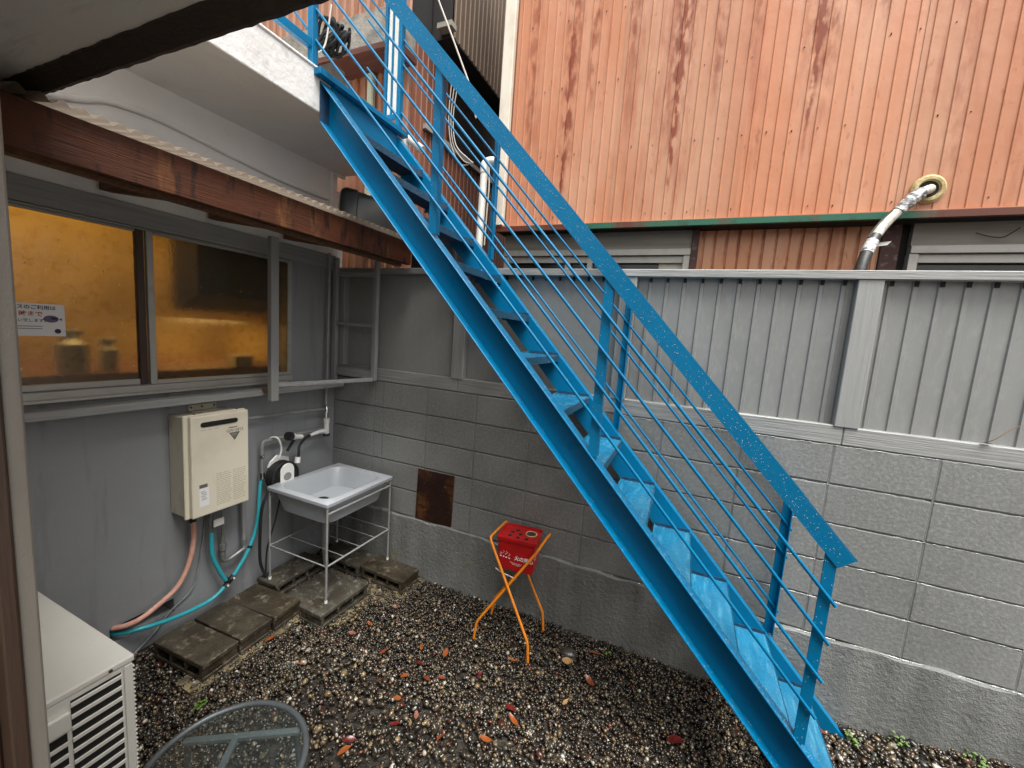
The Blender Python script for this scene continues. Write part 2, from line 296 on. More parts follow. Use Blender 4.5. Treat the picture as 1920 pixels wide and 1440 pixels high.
def single(mb, name, mat, label, cat, group=None, loc=(0, 0, 0), **k):
    o = put(mb.mesh(name, loc, k.get('smooth', False), k.get('bevel', 0), k.get('seg', 1)), mat, name, None, loc)
    o['label'] = label; o['category'] = cat
    if group: o['group'] = group
    return o
def struct(mb, name, mat): 
    o = put(mb.mesh(name), mat, name); o['kind'] = 'structure'; return o
def spline(pts, n=8):
    P = [Vector(p) for p in pts]; out = []
    for i in range(len(P) - 1):
        a = P[max(i - 1, 0)]; b = P[i]; c = P[i + 1]; d = P[min(i + 2, len(P) - 1)]
        for k in range(n):
            t = k / n; out.append(.5 * ((2 * b) + (c - a) * t + (2 * a - 5 * b + 4 * c - d) * t * t + (3 * b - a - 3 * c + d) * t ** 3))
    return out + [P[-1]]
def text(s, size, mat, name, parent, M4, thick=.0006, bold=0):
    cu = bpy.data.curves.new('t', 'FONT'); cu.body = s; cu.size = size; cu.extrude = thick; cu.offset = bold; cu.align_x = 'LEFT'
    to = bpy.data.objects.new('t', cu); C.objects.link(to)
    dg = bpy.context.evaluated_depsgraph_get(); me = bpy.data.meshes.new_from_object(to.evaluated_get(dg))
    bpy.data.objects.remove(to); bpy.data.curves.remove(cu)
    me.transform(Matrix.Translation(-org(parent)) @ M4); me.materials.clear()
    return put(me, mat, name, parent)
def drops(parent, pts, rmin, rmax, name='water_drops'):
    """small rain drops: (point, normal) pairs -> squashed domes in one part"""
    mb = MB()
    for (p, nrm) in pts:
        r = rnd.uniform(rmin, rmax); nv = Vector(nrm).normalized(); t = nv.orthogonal().normalized(); w = nv.cross(t); p = Vector(p)
        v = [p + nv * r * .6] + [p + (t * math.cos(a) + w * math.sin(a)) * r - nv * .0003 for a in [k * math.pi / 3 for k in range(6)]]
        mid = [p + (t * math.cos(a) + w * math.sin(a)) * r * .7 + nv * r * .42 for a in [k * math.pi / 3 for k in range(6)]]
        v += mid
        mb.add(v, [(0, 7 + k, 7 + (k + 1) % 6) for k in range(6)] + [(7 + k, 1 + k, 1 + (k + 1) % 6, 7 + (k + 1) % 6) for k in range(6)])
    return part(mb, name, m_drop, parent, smooth=True, stuff=True)

# ------------------------------------------------------------------ ground
g = MB(); n_ = 1
g.quad((-60, -60, -.016), (60, -60, -.016), (60, 60, -.016), (-60, 60, -.016))
struct(g, 'ground', m_soil)
def gravel():
    rng = np.random.default_rng(3)
    def ico(sub):
        bm = bmesh.new(); bmesh.ops.create_icosphere(bm, subdivisions=sub, radius=1)
        v = np.array([q.co[:] for q in bm.verts]); f = np.array([[q.index for q in p.verts] for p in bm.faces]); bm.free(); return v, f
    V = []; F = []; COL = []; base = 0
    cols = np.array([[.019, .013, .008], [.055, .039, .023], [.03, .024, .017], [.105, .08, .047], [.18, .125, .06], [.42, .38, .31], [.075, .026, .014], [.045, .046, .036], [.26, .22, .16]])
    pr = np.array([.28, .25, .21, .10, .045, .013, .035, .05, .013])
    def make(N, sub, x0, x1, y0, y1, rlo, rhi):
        nonlocal base
        bv, bf = ico(sub); kinds = []
        for k in range(10):
            d = bv.copy(); sc = rng.uniform(.6, 1.15, 3); sc[2] *= .72
            for q in range(5):
                nn = rng.normal(size=3); nn /= np.linalg.norm(nn); h = rng.uniform(.5, .85)
                s_ = d @ nn; d = d - np.outer(np.maximum(s_ - h, 0) * .85, nn)
            kinds.append(d * sc)
        kinds = np.array(kinds); nv = len(bv)
        p = np.stack([rng.uniform(x0, x1, N), rng.uniform(y0, y1, N), np.zeros(N)], 1)
        r = rng.uniform(rlo, rhi, N) * np.where(rng.random(N) < .06, 1.5, 1)
        p[:, 2] = rng.uniform(-.003, .016, N) + .006 * np.sin(p[:, 0] * 3.1 + 1) * np.cos(p[:, 1] * 2.7)
        p[:, 2] += np.clip((p[:, 0] - 3.45) * .14, 0, .3)
        a = rng.uniform(0, 2 * np.pi, N); t = rng.normal(0, .45, (N, 2))
        ca, sa = np.cos(a), np.sin(a); Z = np.zeros(N); O = np.ones(N)
        Rz = np.stack([np.stack([ca, -sa, Z], 1), np.stack([sa, ca, Z], 1), np.stack([Z, Z, O], 1)], 1)
        cx, sx = np.cos(t[:, 0]), np.sin(t[:, 0]); cy, sy = np.cos(t[:, 1]), np.sin(t[:, 1])
        Rx = np.stack([np.stack([O, Z, Z], 1), np.stack([Z, cx, -sx], 1), np.stack([Z, sx, cx], 1)], 1)
        Ry = np.stack([np.stack([cy, Z, sy], 1), np.stack([Z, O, Z], 1), np.stack([-sy, Z, cy], 1)], 1)
        Q = Rx @ Ry @ Rz; s3 = kinds[rng.integers(0, 10, N)] * r[:, None, None]
        v = np.einsum('nij,nkj->nki', Q, s3) + p[:, None, :]
        V.append(v.reshape(-1, 3)); F.append((bf[None] + (np.arange(N) * nv)[:, None, None] + base).reshape(-1, 3)); base += N * nv
        c = cols[rng.choice(len(cols), N, p=pr / pr.sum())] * rng.uniform(.5, 1.15, (N, 1)); COL.append(np.repeat(c, nv, 0))
    make(12500, 2, .5, 3.75, -2.1, -.75, .008, .016)
    make(5600, 2, 2.9, 4.4, -.85, -.02, .0095, .017)
    make(15000, 1, .02, 3.5, -.85, -.02, .0078, .0142)
    make(5000, 1, .02, .9, -2.1, -.8, .0085, .015)
    v = np.concatenate(V); f = np.concatenate(F); c = np.concatenate(COL)
    me = bpy.data.meshes.new('gravel'); me.vertices.add(len(v)); me.vertices.foreach_set('co', v.ravel())
    me.loops.add(f.size); me.loops.foreach_set('vertex_index', f.ravel().astype(np.int32))
    me.polygons.add(len(f)); me.polygons.foreach_set('loop_start', np.arange(0, f.size, 3, dtype=np.int32)); me.polygons.foreach_set('loop_total', np.full(len(f), 3, np.int32))
    me.update(); at = me.color_attributes.new('stone_colour', 'FLOAT_COLOR', 'POINT')
    at.data.foreach_set('color', np.concatenate([c, np.ones((len(c), 1))], 1).ravel().astype(np.float32))
    me.polygons.foreach_set('use_smooth', np.ones(len(f), bool))
    o = put(me, m_gravel, 'gravel'); o['kind'] = 'stuff'; o['label'] = 'wet dark grey and tan gravel covering the yard floor'; o['category'] = 'gravel'
gravel()
struct(MB().box(4.7, 14, -14, -.1, -.1, .05), 'path', m_bounce)  # unseen slab added to bounce light into the yard, not a known path
st = MB()
for (x0, x1, y0, y1, z) in ((.40, .56, -1.36, -.70, .012), (.40, .80, -.70, -.38, .006), (.0, .98, -.38, -.03, .005)): st.box(x0, x1, y0, y1, -.05, z)
struct(st, 'concrete_strip', m_strip)

# ------------------------------------------------------------------ block wall
bw = thing('block_wall', 'grey painted concrete block wall on a rough footing behind the blue stairs', 'wall', (2.6, 0, 0))
xs = [0, .42, .504] + [.904 + .4 * k for k in range(12)]
meshes = {}
for i in range(len(xs) - 1):
    w = round(xs[i + 1] - xs[i] - .007, 3)
    for r in range(5):
        if w not in meshes:
            meshes[w] = MB().box(-w / 2, w / 2, 0, .09, -.0955, .0955).mesh('block', (0, 0, 0), False, .0035, 2); meshes[w].materials.append(m_block)
        o = put(meshes[w], None, 'block', bw)
        o.location = ((xs[i] + xs[i + 1]) / 2 - 2.6 + rnd.uniform(-.001, .001), rnd.uniform(-.0012, .0012), .55 + .2 * r + rnd.uniform(-.001, .001)); o.rotation_euler = (rnd.uniform(-.006, .006), 0, rnd.uniform(-.003, .003))
part(MB().box(0, 5.3, .0085, .085, .45, 1.449), 'mortar', m_mortar, bw)
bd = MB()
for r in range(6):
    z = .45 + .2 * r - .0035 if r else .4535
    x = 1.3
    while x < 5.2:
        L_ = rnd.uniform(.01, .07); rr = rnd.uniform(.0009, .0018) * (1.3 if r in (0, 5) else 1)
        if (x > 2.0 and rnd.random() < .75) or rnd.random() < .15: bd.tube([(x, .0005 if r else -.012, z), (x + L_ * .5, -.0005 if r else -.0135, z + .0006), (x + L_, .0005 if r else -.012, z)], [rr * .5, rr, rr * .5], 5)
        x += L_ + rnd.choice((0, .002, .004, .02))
part(bd, 'bead_glints', m_drop, bw, smooth=True, stuff=True)  # water runs in milky white: edge glints put into the colour
for x in xs[1:-1]: part(MB().box(x - .0042, x + .0042, .0016, .06, .452, 1.447), 'vertical_joint', m_mortar, bw)
fo = MB(); nx = 160
for i in range(nx):
    x0, x1 = 5.3 * i / nx, 5.3 * (i + 1) / nx
    def prof(x): 
        t = .45 + .004 * math.sin(x * 7) + .004 * math.sin(x * 23 + 1); d = -.019 + .004 * math.sin(x * 11) + .003 * math.sin(x * 37)
        return [(.09, -.3), (.09, t), (d + .006, t), (d, t - .008), (d - .001, .2), (-.024, -.3)]
    a, b = prof(x0), prof(x1); k = 6
    fo.add([(x0, y, z) for y, z in a] + [(x1, y, z) for y, z in b], [(j, j + 1, k + j + 1, k + j) for j in range(k - 1)])
part(fo, 'footing', m_footing, bw)
single(MB().xz([(.858, .842), (1.168, .846), (1.163, .462), (.851, .452)], -.012, -.004), 'rusty_plate', m_rust, 'rusty brown metal plate fixed low on the block wall', 'metal plate', loc=(1.01, 0, .45), bevel=.001)

# ------------------------------------------------------------------ fence on the wall
fe = thing('panel_fence', 'grey painted fence of ribbed metal sheets in a timber frame on the block wall', 'fence', (2.6, .04, 1.45))
part(MB().box(-.0, 5.3, -.012, .075, 2.25, 2.291), 'top_rail', m_timber, fe, bevel=.003)
for (a, b, dz) in ((.0, 1.14, 0), (1.142, 3.33, .003), (3.332, 5.3, 0)): part(MB().box(a, b, .003, .085, 1.452, 1.543 + dz), 'bottom_rail', m_timber, fe, bevel=.004)
for a, b in ((.03, .10), (1.09, 1.185), (2.19, 2.279), (3.288, 3.386), (4.39, 4.485)): part(MB().box(a, b, -.004, .06, 1.541, 2.2495), 'post', m_timber_z, fe, bevel=.003)
def rib_profile(x0, x1, pitch, first, groove, depth, slope):
    pts = [(x0, 0)]; x = first
    while x < x0: x += pitch
    while x + groove < x1:
        pts += [(x, 0), (x + slope, depth), (x + groove - slope, depth), (x + groove, 0)]; x += pitch
    return pts + [(x1, 0)]
def sheet(prof, y, z0, z1, thick=.0):
    mb = MB(); n = len(prof)
    mb.add([(x, y + d, z0) for x, d in prof] + [(x, y + d, z1) for x, d in prof], [(i, i + 1, n + i + 1, n + i) for i in range(n - 1)]); return mb
for a, b in ((.101, 1.089), (1.187, 2.189), (2.281, 3.286), (3.388, 4.388), (4.487, 5.3)):
    part(sheet(rib_profile(a, b, .0895, 2.338, .024, -.0075, .004), .045, 1.54, 2.262), 'panel_sheet', m_sheet, fe)
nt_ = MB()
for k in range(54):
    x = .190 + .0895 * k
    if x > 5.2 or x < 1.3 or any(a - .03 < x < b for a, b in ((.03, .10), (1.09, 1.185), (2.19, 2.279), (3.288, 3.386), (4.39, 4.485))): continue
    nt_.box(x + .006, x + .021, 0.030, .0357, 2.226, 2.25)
part(nt_, 'rib_gap_shade', m_dark, fe, stuff=True)  # dark boxes on the ribs: shade of the rail gap put into colour
part(MB().box(-.05, 5.3, .064, .07, 1.46, 2.24), 'backing_board', m_dark, fe)
pts = []
for _ in range(900):
    x = rnd.uniform(2.2, 4.1); z = rnd.uniform(1.55, 2.24)
    inpost = 3.29 < x < 3.385
    pts.append(((x, -.0045 if inpost else .0445, z), (0, -1, .1)))
for _ in range(240): pts.append(((rnd.uniform(2.5, 4.1), rnd.uniform(.005, .08), 1.5432), (0, -.2, 1)))
drops(fe, pts, .0008, .002)
tw = thing('dry_twig', 'dead twig with a yellow leaf caught on the bottom fence rail', 'twig', (3.84, -.0, 1.545))
part(MB().tube(spline([(3.83, .0, 1.55), (3.86, -.01, 1.575), (3.90, .0, 1.615), (3.94, .02, 1.64)], 4), .0016, 5), 'stem', m_rafter, tw)
part(MB().add([(3.815, .0, 1.549), (3.84, -.012, 1.556), (3.862, .0, 1.551), (3.84, .014, 1.552)], [(0, 1, 2, 3)]), 'leaf', m_weed, tw)

# ------------------------------------------------------------------ left house (wall, window, terrace slab)
ho = thing('grey_house', 'grey and white plastered house wall at left with amber window and terrace slab', 'house', (0, -1.5, 0))
Y0 = -3.6
lw = MB()
lw.box(-.12, 0, Y0, -1.44, .0, 1.435); lw.box(-.12, 0, -1.15, .09, .0, 1.435); lw.box(-.12, 0, -1.44, -1.15, .0, .125); lw.box(-.12, 0, -1.44, -1.15, .21, 1.435)
lw.box(-.12, 0, -.395, .09, 1.435, 2.27)
part(lw, 'lower_wall', m_wall, ho)
part(MB().box(-.3, -.118, -1.45, -1.14, .09, .25), 'wall_recess', m_dark, ho)
part(MB().box(-.12, -.002, Y0, .0, 2.27, 3.0), 'upper_wall', m_white, ho)
part(MB().box(-.12, .0, .001, .06, 1.4, 2.86), 'corner_return', m_white, ho)
part(MB().box(-.01, .02, Y0, -.02, 2.272, 2.375), 'header_board', m_timber_y, ho, bevel=.003)
sl = MB(); ns = 40
sl.box(-1.0, .62, Y0, .06, 2.985, 3.188)
part(sl, 'terrace_slab', m_white, ho, bevel=.004, seg=2)
part(MB().box(.6203, .6213, Y0, -.66, 2.99, 3.184), 'slab_fascia', m_slabface, ho)
part(MB().box(.52, .628, Y0, -.69, 3.186, 3.204), 'slab_screed', m_slabface, ho, bevel=.006)
part(MB().tube(spline([(.006, -2.2, 2.6), (.006, -1.527, 2.741), (.006, -1.351, 2.806), (.006, -1.143, 2.824), (.006, -.89, 2.804), (.006, -.571, 2.779), (.006, -.338, 2.772), (.006, -.102, 2.776)], 6), .016, 10), 'cable_conduit', m_white, ho, smooth=True)
part(MB().tube([(.006, -.06, 2.66), (.006, -.06, 2.98)], .014, 10).tube([(.006, -.06, 2.975), (.02, .05, 2.97)], .012, 8), 'drain_pipe', m_white, ho, smooth=True)
# window
wf = MB(); wf.box(-.07, .025, Y0, -.395, 1.437, 1.478); wf.box(-.07, .012, Y0, -.395, 2.262, 2.2695); wf.box(-.07, .012, -.415, -.395, 1.478, 2.262)
win = part(wf, 'window', m_alu, ho, bevel=.002)
part(MB().box(.026, .05, Y0, -.45, 1.432, 1.446), 'window_sill', m_alu, win, bevel=.002)
part(MB().box(-.03, -.008, Y0, -1.262, 1.479, 1.508).box(-.03, -.008, Y0, -1.262, 2.25, 2.2615), 'left_sash', m_alu, win, bevel=.002)
part(MB().box(-.034, -.004, -1.262, -1.229, 1.479, 2.2615), 'meeting_strip', m_alud, win, bevel=.002)
part(MB().box(-.008, .016, -1.228, -1.199, 1.479, 2.2615).box(-.0075, .0155, -1.199, -.416, 1.479, 1.50).box(-.0075, .0155, -1.199, -.416, 2.25, 2.2615).box(-.0075, .0155, -.428, -.416, 1.50, 2.25), 'right_sash', m_alu, win, bevel=.002)
part(MB().box(-.022, -.016, Y0, -1.262, 1.508, 2.25), 'pane', m_amber, win)
part(MB().box(.001, .007, -1.199, -.428, 1.50, 2.25), 'pane', m_amber, win)
for (y0_, y1_, xp) in ((-1.70, -1.28, -.0155), (-1.19, -.44, .0075)):
    fk = MB()
    for _ in range(46):
        y, z, L_, w, a_ = rnd.uniform(y0_, y1_), rnd.uniform(1.56, 2.22), rnd.uniform(.006, .016), rnd.uniform(.0015, .004), rnd.uniform(0, 3.14)
        c_, s_ = math.cos(a_), math.sin(a_); fk.yz([(y + L_ * c_ * u - w * s_ * v, z + L_ * s_ * u + w * c_ * v) for u, v in ((-.5, 0), (0, .5), (.5, 0), (0, -.5))], xp, xp + .0004)
    part(fk, 'glass_flecks', m_fleck, win, stuff=True)
rm = MB()
rm.quad((-.9, Y0, .9), (-.9, .0, .9), (-.9, .0, 2.9), (-.9, Y0, 2.9)); rm.quad((-.121, Y0, 2.8), (-.9, Y0, 2.8), (-.9, -.02, 2.8), (-.121, -.02, 2.8))
rm.quad((-.121, -.3, .9), (-.9, -.3, .9), (-.9, -.3, 2.8), (-.121, -.3, 2.8)); rm.quad((-.121, Y0, .9), (-.9, Y0, .9), (-.9, Y0, 2.8), (-.121, Y0, 2.8))
part(rm, 'room_interior', m_room, ho)
part(MB().box(-.9, -.125, Y0, -.31, 1.3, 1.53), 'counter', m_counter, ho)
part(MB().xz([(-.42, 1.88), (-.15, 1.98), (-.15, 2.5), (-.42, 2.5)], -.90, -.32), 'wall_cabinet', m_cab, ho)
rl = bpy.data.lights.new('room_lamp', 'AREA'); rl.energy = 2.6; rl.size = 1.2; rl.color = (1, .80, .46); rl.shape = 'RECTANGLE'; rl.size_y = .4
ro = bpy.data.objects.new('room_lamp', rl); C.objects.link(ro); ro.location = (-.34, -1.4, 2.78); ro.rotation_euler = (0, 0, R(90))
rl2 = bpy.data.lights.new('added_pane_fill', 'AREA'); rl2.energy = .4; rl2.size = .4; rl2.color = (1, .8, .46); ro2 = bpy.data.objects.new('added_pane_fill', rl2); C.objects.link(ro2); ro2.location = (-.55, -.65, 1.84)  # added fill to brighten the right pane; no such lamp is known
def bottle(y, z1, r, label):
    t = thing('pump_bottle', label, 'bottle', (-.22, y, 1.53), 'bottles behind the amber window')
    mb = MB(); zs = [(1.531, r), (1.531 + (z1 - 1.53) * .68, r), (1.531 + (z1 - 1.53) * .8, r * .45), (z1 - .02, r * .4)]
    mb.tube([(-.22, y, z) for z, _ in zs], [q for _, q in zs], 14); part(mb, 'body', m_whitep, t, smooth=True)
    part(MB().box(-.24, -.2, y - r * .9, y + r * .7, z1 - .02, z1), 'pump_head', m_whitep, t)
bottle(-1.44, 1.74, .062, 'tall white pump bottle seen blurred behind the window, nearer the notice'); bottle(-1.30, 1.70, .04, 'smaller cream pump bottle blurred behind the window, nearer the sash')
bx = thing('soap_box', 'pale blurred soap box on the counter behind the right window pane', 'box', (-.2, -.62, 1.53)); part(MB().box(-.24, -.16, -.68, -.56, 1.531, 1.6), 'carton', m_whitep, bx)
# notice on the glass
no = thing('paper_notice', 'white paper notice with Japanese writing and a fish on the left window pane', 'notice', (-.0135, -1.62, 1.72))
part(MB().box(-.0155, -.0145, -1.80, -1.528, 1.722, 1.862), 'sheet', m_paper, no)
def onwall(x, y, z): return Matrix.Translation((x, y, z)) @ Matrix(((0, 0, 1, 0), (1, 0, 0, 0), (0, 1, 0, 0), (0, 0, 0, 1)))
X_ = -.0142
text('スのご利用は', .0195, m_ink, 'lettering', no, onwall(X_, -1.672, 1.838), .0002, .0004)
text('時まで', .024, m_inkr, 'red_lettering', no, onwall(X_, -1.668, 1.808), .0002, .0005)
text('い致します。', .0155, m_ink, 'lettering', no, onwall(X_, -1.672, 1.783), .0002, .0002)
part(MB().box(-.0145, -.0141, -1.672, -1.60, 1.762, 1.7645).box(-.0145, -.0141, -1.672, -1.60, 1.752, 1.7545), 'fine_print', m_ink, no)
el = [(-1.572 + .024 * math.cos(a), 1.797 + .0155 * math.sin(a)) for a in [k * math.pi / 12 for k in range(24)]]
part(MB().yz(el, -.0145, -.0142).yz([(-1.548, 1.797), (-1.538, 1.804), (-1.538, 1.789)], -.0145, -.0142).yz([(-1.594, 1.797), (-1.602, 1.792), (-1.594, 1.79)], -.0145, -.0142), 'fish_mark', m_inkp, no)
part(MB().yz([(-1.562 + .012 * math.cos(a), 1.80 + .006 * math.sin(a)) for a in [k * math.pi / 8 for k in range(16)]], -.0142, -.0139), 'fish_back', m_inkd, no)
part(MB().yz([(-1.553 + .0105 * math.cos(a), 1.744 + .0105 * math.sin(a)) for a in [k * math.pi / 10 for k in range(20)]], -.0145, -.0142), 'round_mark', m_inkd, no)

# shelf frame in front of the window
sf = thing('window_shelf_frame', 'grey painted batten frame along the window sill above the water heater', 'shelf frame', (.12, -.68, 1.36))
part(MB().box(.052, .13, Y0, -.02, 1.372, 1.412), 'ledge_board', m_timber_y, sf, bevel=.003)
part(MB().box(.176, .214, -.697, -.645, 1.345, 2.36), 'post', m_timber_z, sf, bevel=.003)
part(MB().bar((.195, -.64, 1.447), (.43, -.035, 1.462), .03, .026), 'batten', m_timber_y, sf, bevel=.002)
part(MB().box(.131, .175, -.70, -.65, 1.40, 1.425), 'spacer', m_rafter, sf)
cf = thing('corner_rack', 'grey batten rack in the corner between window wall and fence', 'rack', (.25, -.03, 1.46))
part(MB().box(.42, .455, -.05, -.018, 1.455, 2.345), 'post', m_timber_z, cf, bevel=.002)
part(MB().box(.02, .06, -.052, -.02, 1.42, 2.36), 'post', m_timber_z, cf, bevel=.002)
part(MB().box(.061, .419, -.045, -.02, 1.852, 1.874), 'shelf_bar', m_timber, cf, bevel=.002)
part(MB().box(.061, .419, -.04, -.016, 1.462, 1.525), 'lower_board', m_timber, cf, bevel=.002)
part(MB().box(.061, .419, -.04, -.016, 2.22, 2.255), 'upper_bar', m_timber, cf, bevel=.002)

# lean-to roof
lr = thing('lean_to_roof', 'small corrugated lean-to roof on a dark brown wooden beam above the window', 'roof', (.36, -1.0, 2.4))
part(MB().box(.70, .745, -2.6, -.045, 2.305, 2.452), 'fascia_beam', m_wood, lr, bevel=.003)
for y in (-2.30, -1.84, -1.377, -.911, -.445): part(MB().bar((.02, y, 2.43), (.699, y, 2.335), .05, .06), 'rafter', m_rafter, lr, bevel=.003)
part(MB().bar((.66, -2.6, 2.318), (.66, -.06, 2.305), .035, .03), 'lower_batten', m_rafter, lr, bevel=.002)
cr = MB(); pitch = .046; yy = np.arange(-2.6, .0, pitch / 10); q = []
for y in yy:
    z = .0095 * math.sin(2 * math.pi * y / pitch)
    q.append(((.0, y, 2.60 + z), (.775, y, 2.468 + z)))
cr.add([p for a in q for p in a], [(2 * i, 2 * i + 1, 2 * i + 3, 2 * i + 2) for i in range(len(q) - 1)])
cs = part(cr, 'roof_sheet', m_corr, lr, smooth=True)
tb = MB(); tub = thing('plastic_tub', 'black speckled plastic casing lying on the lean-to roof beside the stairs', 'casing', (.4, -.15, 2.55))
a = [(-.14, 0), (-.115, .15), (-.10, .185), (-.06, .205), (.02, .195), (.075, .16), (.11, .10), (.125, .0)]
rt = Matrix.Translation((.235, -.215, 2.545)) @ Matrix.Rotation(R(48), 4, 'Z') @ Matrix.Rotation(R(4), 4, 'Y') @ Matrix.Scale(1.22, 4)
def tubsec(sx, k): return [rt @ Vector((sx, y * k, z * k)) for y, z in a]
secs = [(0, .9), (.012, .97), (.03, 1.0), (.085, 1.0), (.09, .965), (.13, .965), (.135, .95), (.42, .93), (.44, .88)]
vv = [p for s_, k in secs for p in tubsec(s_, k)]; nn = len(a)
tb.add(vv, [(i * nn + j, i * nn + (j + 1) % nn, (i + 1) * nn + (j + 1) % nn, (i + 1) * nn + j) for i in range(len(secs) - 1) for j in range(nn)] + [tuple(range(nn)), tuple((len(secs) - 1) * nn + j for j in range(nn))])
part(tb, 'casing', m_tub, tub, smooth=True)
part(MB().box(.62, 1.02, .10, .34, 2.292, 2.60), 'lower_body', m_tub, tub, bevel=.03, seg=3)
part(MB().tube(spline([rt @ Vector((-.003, y, z)) for y, z in ((-.05, .178), (-.045, .15), (0, .12), (.05, .08), (.07, .0))], 5), .0022, 5), 'moulded_line', m_galv, tub)

# terrace railing + reel of hose
tr = thing('terrace_railing', 'blue steel railing along the edge of the white terrace slab', 'railing', (.57, -.72, 3.19))
part(MB().box(.555, .593, -.745, -.708, 3.19, 4.25), 'post', m_blue, tr, bevel=.002)
for z in (3.30, 4.22): part(MB().box(.557, .59, -3.4, -.746, z, z + .04), 'rail', m_blue, tr, bevel=.002)
part(MB().box(.555, .593, -2.2, -2.16, 3.205, 4.219), 'post', m_blue, tr, bevel=.002)
hr = thing('hose_coil', 'coil of dark hose hanging behind the blue terrace railing', 'hose', (.28, -.34, 3.35))
cm = MB()
for k in range(12):
    cx, cy = .30 + .005 * k, -.44 + .012 * k; rr = rnd.uniform(.045, .08); ex = rnd.uniform(.7, 1.1); zc = 3.63 + rnd.uniform(-.03, .03)
    cm.tube([(cx + rr * ex * math.cos(t_), cy + .3 * rr * math.cos(t_) + .02 * math.sin(2 * t_ + k), zc + rr * 1.15 * math.sin(t_ + .2 * k)) for t_ in [j * math.pi / 12 for j in range(24)]], .009, 7, closed=True)
part(cm, 'coil', m_coil, hr, smooth=True)
part(MB().box(.24, .36, -.40, -.30, 3.19, 3.47), 'bracket', m_drip, hr)
part(MB().tube(spline([(.40, -.45, 3.75), (.41, -.5, 3.5), (.46, -.62, 3.36), (.47, -.7, 3.28), (.50, -.70, 3.215)], 6), .005, 6), 'hose_end', m_wire, hr, smooth=True)

# ------------------------------------------------------------------ blue staircase
sc_ = thing('blue_staircase', 'bright blue painted steel staircase climbing to the terrace', 'staircase', (2.1, -.38, 0))
TS = 1.08515; ZC = 3.8215; ct = math.cos(math.atan(TS))
zt = lambda x: ZC - TS * x
def band(x0, x1, top, bot, flat=True):
    """strip parallel to the slope between two vertical offsets; lower end cut level with the ground"""
    p = [(x0, zt(x0) - top), (x1, zt(x1) - top), (x1, zt(x1) - bot), (x0, zt(x0) - bot)]
    if flat and zt(x1) - bot < 0:
        xa = (ZC - top) / TS; xb = (ZC - bot) / TS; p = [(x0, zt(x0) - top), (xa, 0), (xb, 0), (x0, zt(x0) - bot)]
    return p
H = .207; T = .009
X0, X1 = .628, 3.6
for (w0, w1, f0, f1) in ((-.661, -.655, -.722, -.6612), (-.101, -.095, -.0948, -.04)):
    s_ = part(MB().xz(band(X0, X1, 0, H), w0, w1), 'stringer', m_blue, sc_)
    part(MB().xz(band(X0, X1, -.0005, T), f0, f1), 'flange', m_blue, s_, bevel=.002)
    part(MB().xz(band(X0, X1, H - T, H + .0005), f0, f1), 'flange', m_blue, s_, bevel=.002)
part(MB().xz([(.6215, 3.142), (.6275, 3.142), (.6275, 2.93), (.6215, 2.985)], -.722, -.656), 'end_plate', m_rustblue, sc_)
xk = [.857 + .2062 * k for k in range(13)]
trm = None
for k, x in enumerate(xk):
    z = zt(x) - .002
    a, b = -.6545, -.1015
    t_ = part(MB().box(x - .188, x - .004, a, b, z - .004, z), 'tread', m_tread, sc_, bevel=.0012)
    part(MB().box(x - .188, x - .0045, a, b, z - .0062, z - .0042), 'underside', m_under, t_)
    part(MB().box(x - .0041, x, a, b, z - .038, z + .0002), 'front_lip', m_front, t_, bevel=.001)
    part(MB().box(x - .1885, x - .185, a, b - .006, z + .0001, z + .009), 'back_lip', m_tread, t_); part(MB().box(x - .186, x - .006, b - .005, b + .0005, z + .0001, z + .016), 'side_seam', m_lip, t_)
    part(MB().box(x - .18, x - .01, b - .004, b - .0001, z - .034, z - .0065), 'support_angle', m_blue, t_); part(MB().box(x - .18, x - .01, a + .0001, a + .004, z - .034, z - .0065), 'support_angle', m_blue, t_)
part(MB().box(.6285, .66, -.6545, -.1015, 3.146, 3.152).box(.6285, .636, -.6545, -.1015, 3.0, 3.1455), 'landing_beam', m_blue, sc_, bevel=.001)
part(MB().box(.622, .668, -.76, -.03, 3.153, 3.186), 'landing_edge', m_blue, sc_, bevel=.002)
def post(x, y0, y1, z0, z1, sgn):
    return MB().xy([(x - .02, y0), (x + .02, y0), (x + .02, y1), (x + .015, y1), (x + .015, y0 + .005 * sgn), (x - .02, y0 + .005 * sgn)], z0, z1)
for x in (.485, 1.37, 2.256, 3.14):
    if x > 1: part(post(x, -.712, -.672, zt(x) - .0, zt(x) + .80, 1), 'rail_post', m_blue, sc_, bevel=.001)
    part(post(x, -.052, -.088, zt(max(x, .64)) - .0, zt(x) + .80, -1), 'rail_post', m_blue, sc_, bevel=.001)
for (yv, sg) in ((-.718, 1), (-.045, -1)):
    x0 = .30; x1 = 3.16
    pv = [(x0, zt(x0) + .743), (x1 - .0, zt(x1) + .743), (x1 + .048, zt(x1 + .048) + .835), (x0, zt(x0) + .835)]
    hnd = MB().xz(pv, yv, yv + .005 * sg); hnd.xz([(x0, zt(x0) + .8355), (x1 + .05, zt(x1 + .05) + .8355), (x1 + .055, zt(x1 + .055) + .843), (x0, zt(x0) + .843)], yv, yv + .05 * sg)
    part(hnd, 'handrail', m_blue, sc_)
    yr = yv - .012 * sg if sg > 0 else yv - .012
    yr = -.722 if sg > 0 else -.062
    for off in (.166, .316, .466, .616):
        part(MB().cyl((.32, yr, zt(.32) + off), (3.172, yr, zt(3.172) + off), .0065, 10), 'rod', m_blue, sc_, smooth=True)
pts = []
for _ in range(750):
    x = rnd.uniform(.9, 3.16); pts.append(((x, -.7182, zt(x) + .746 + .086 * rnd.random()), (0, -1, 0)))
for _ in range(1500):
    x = rnd.uniform(.66, 3.2); pts.append(((x, rnd.uniform(-.72, -.664), zt(x) + .0006), (TS, 0, 1)))
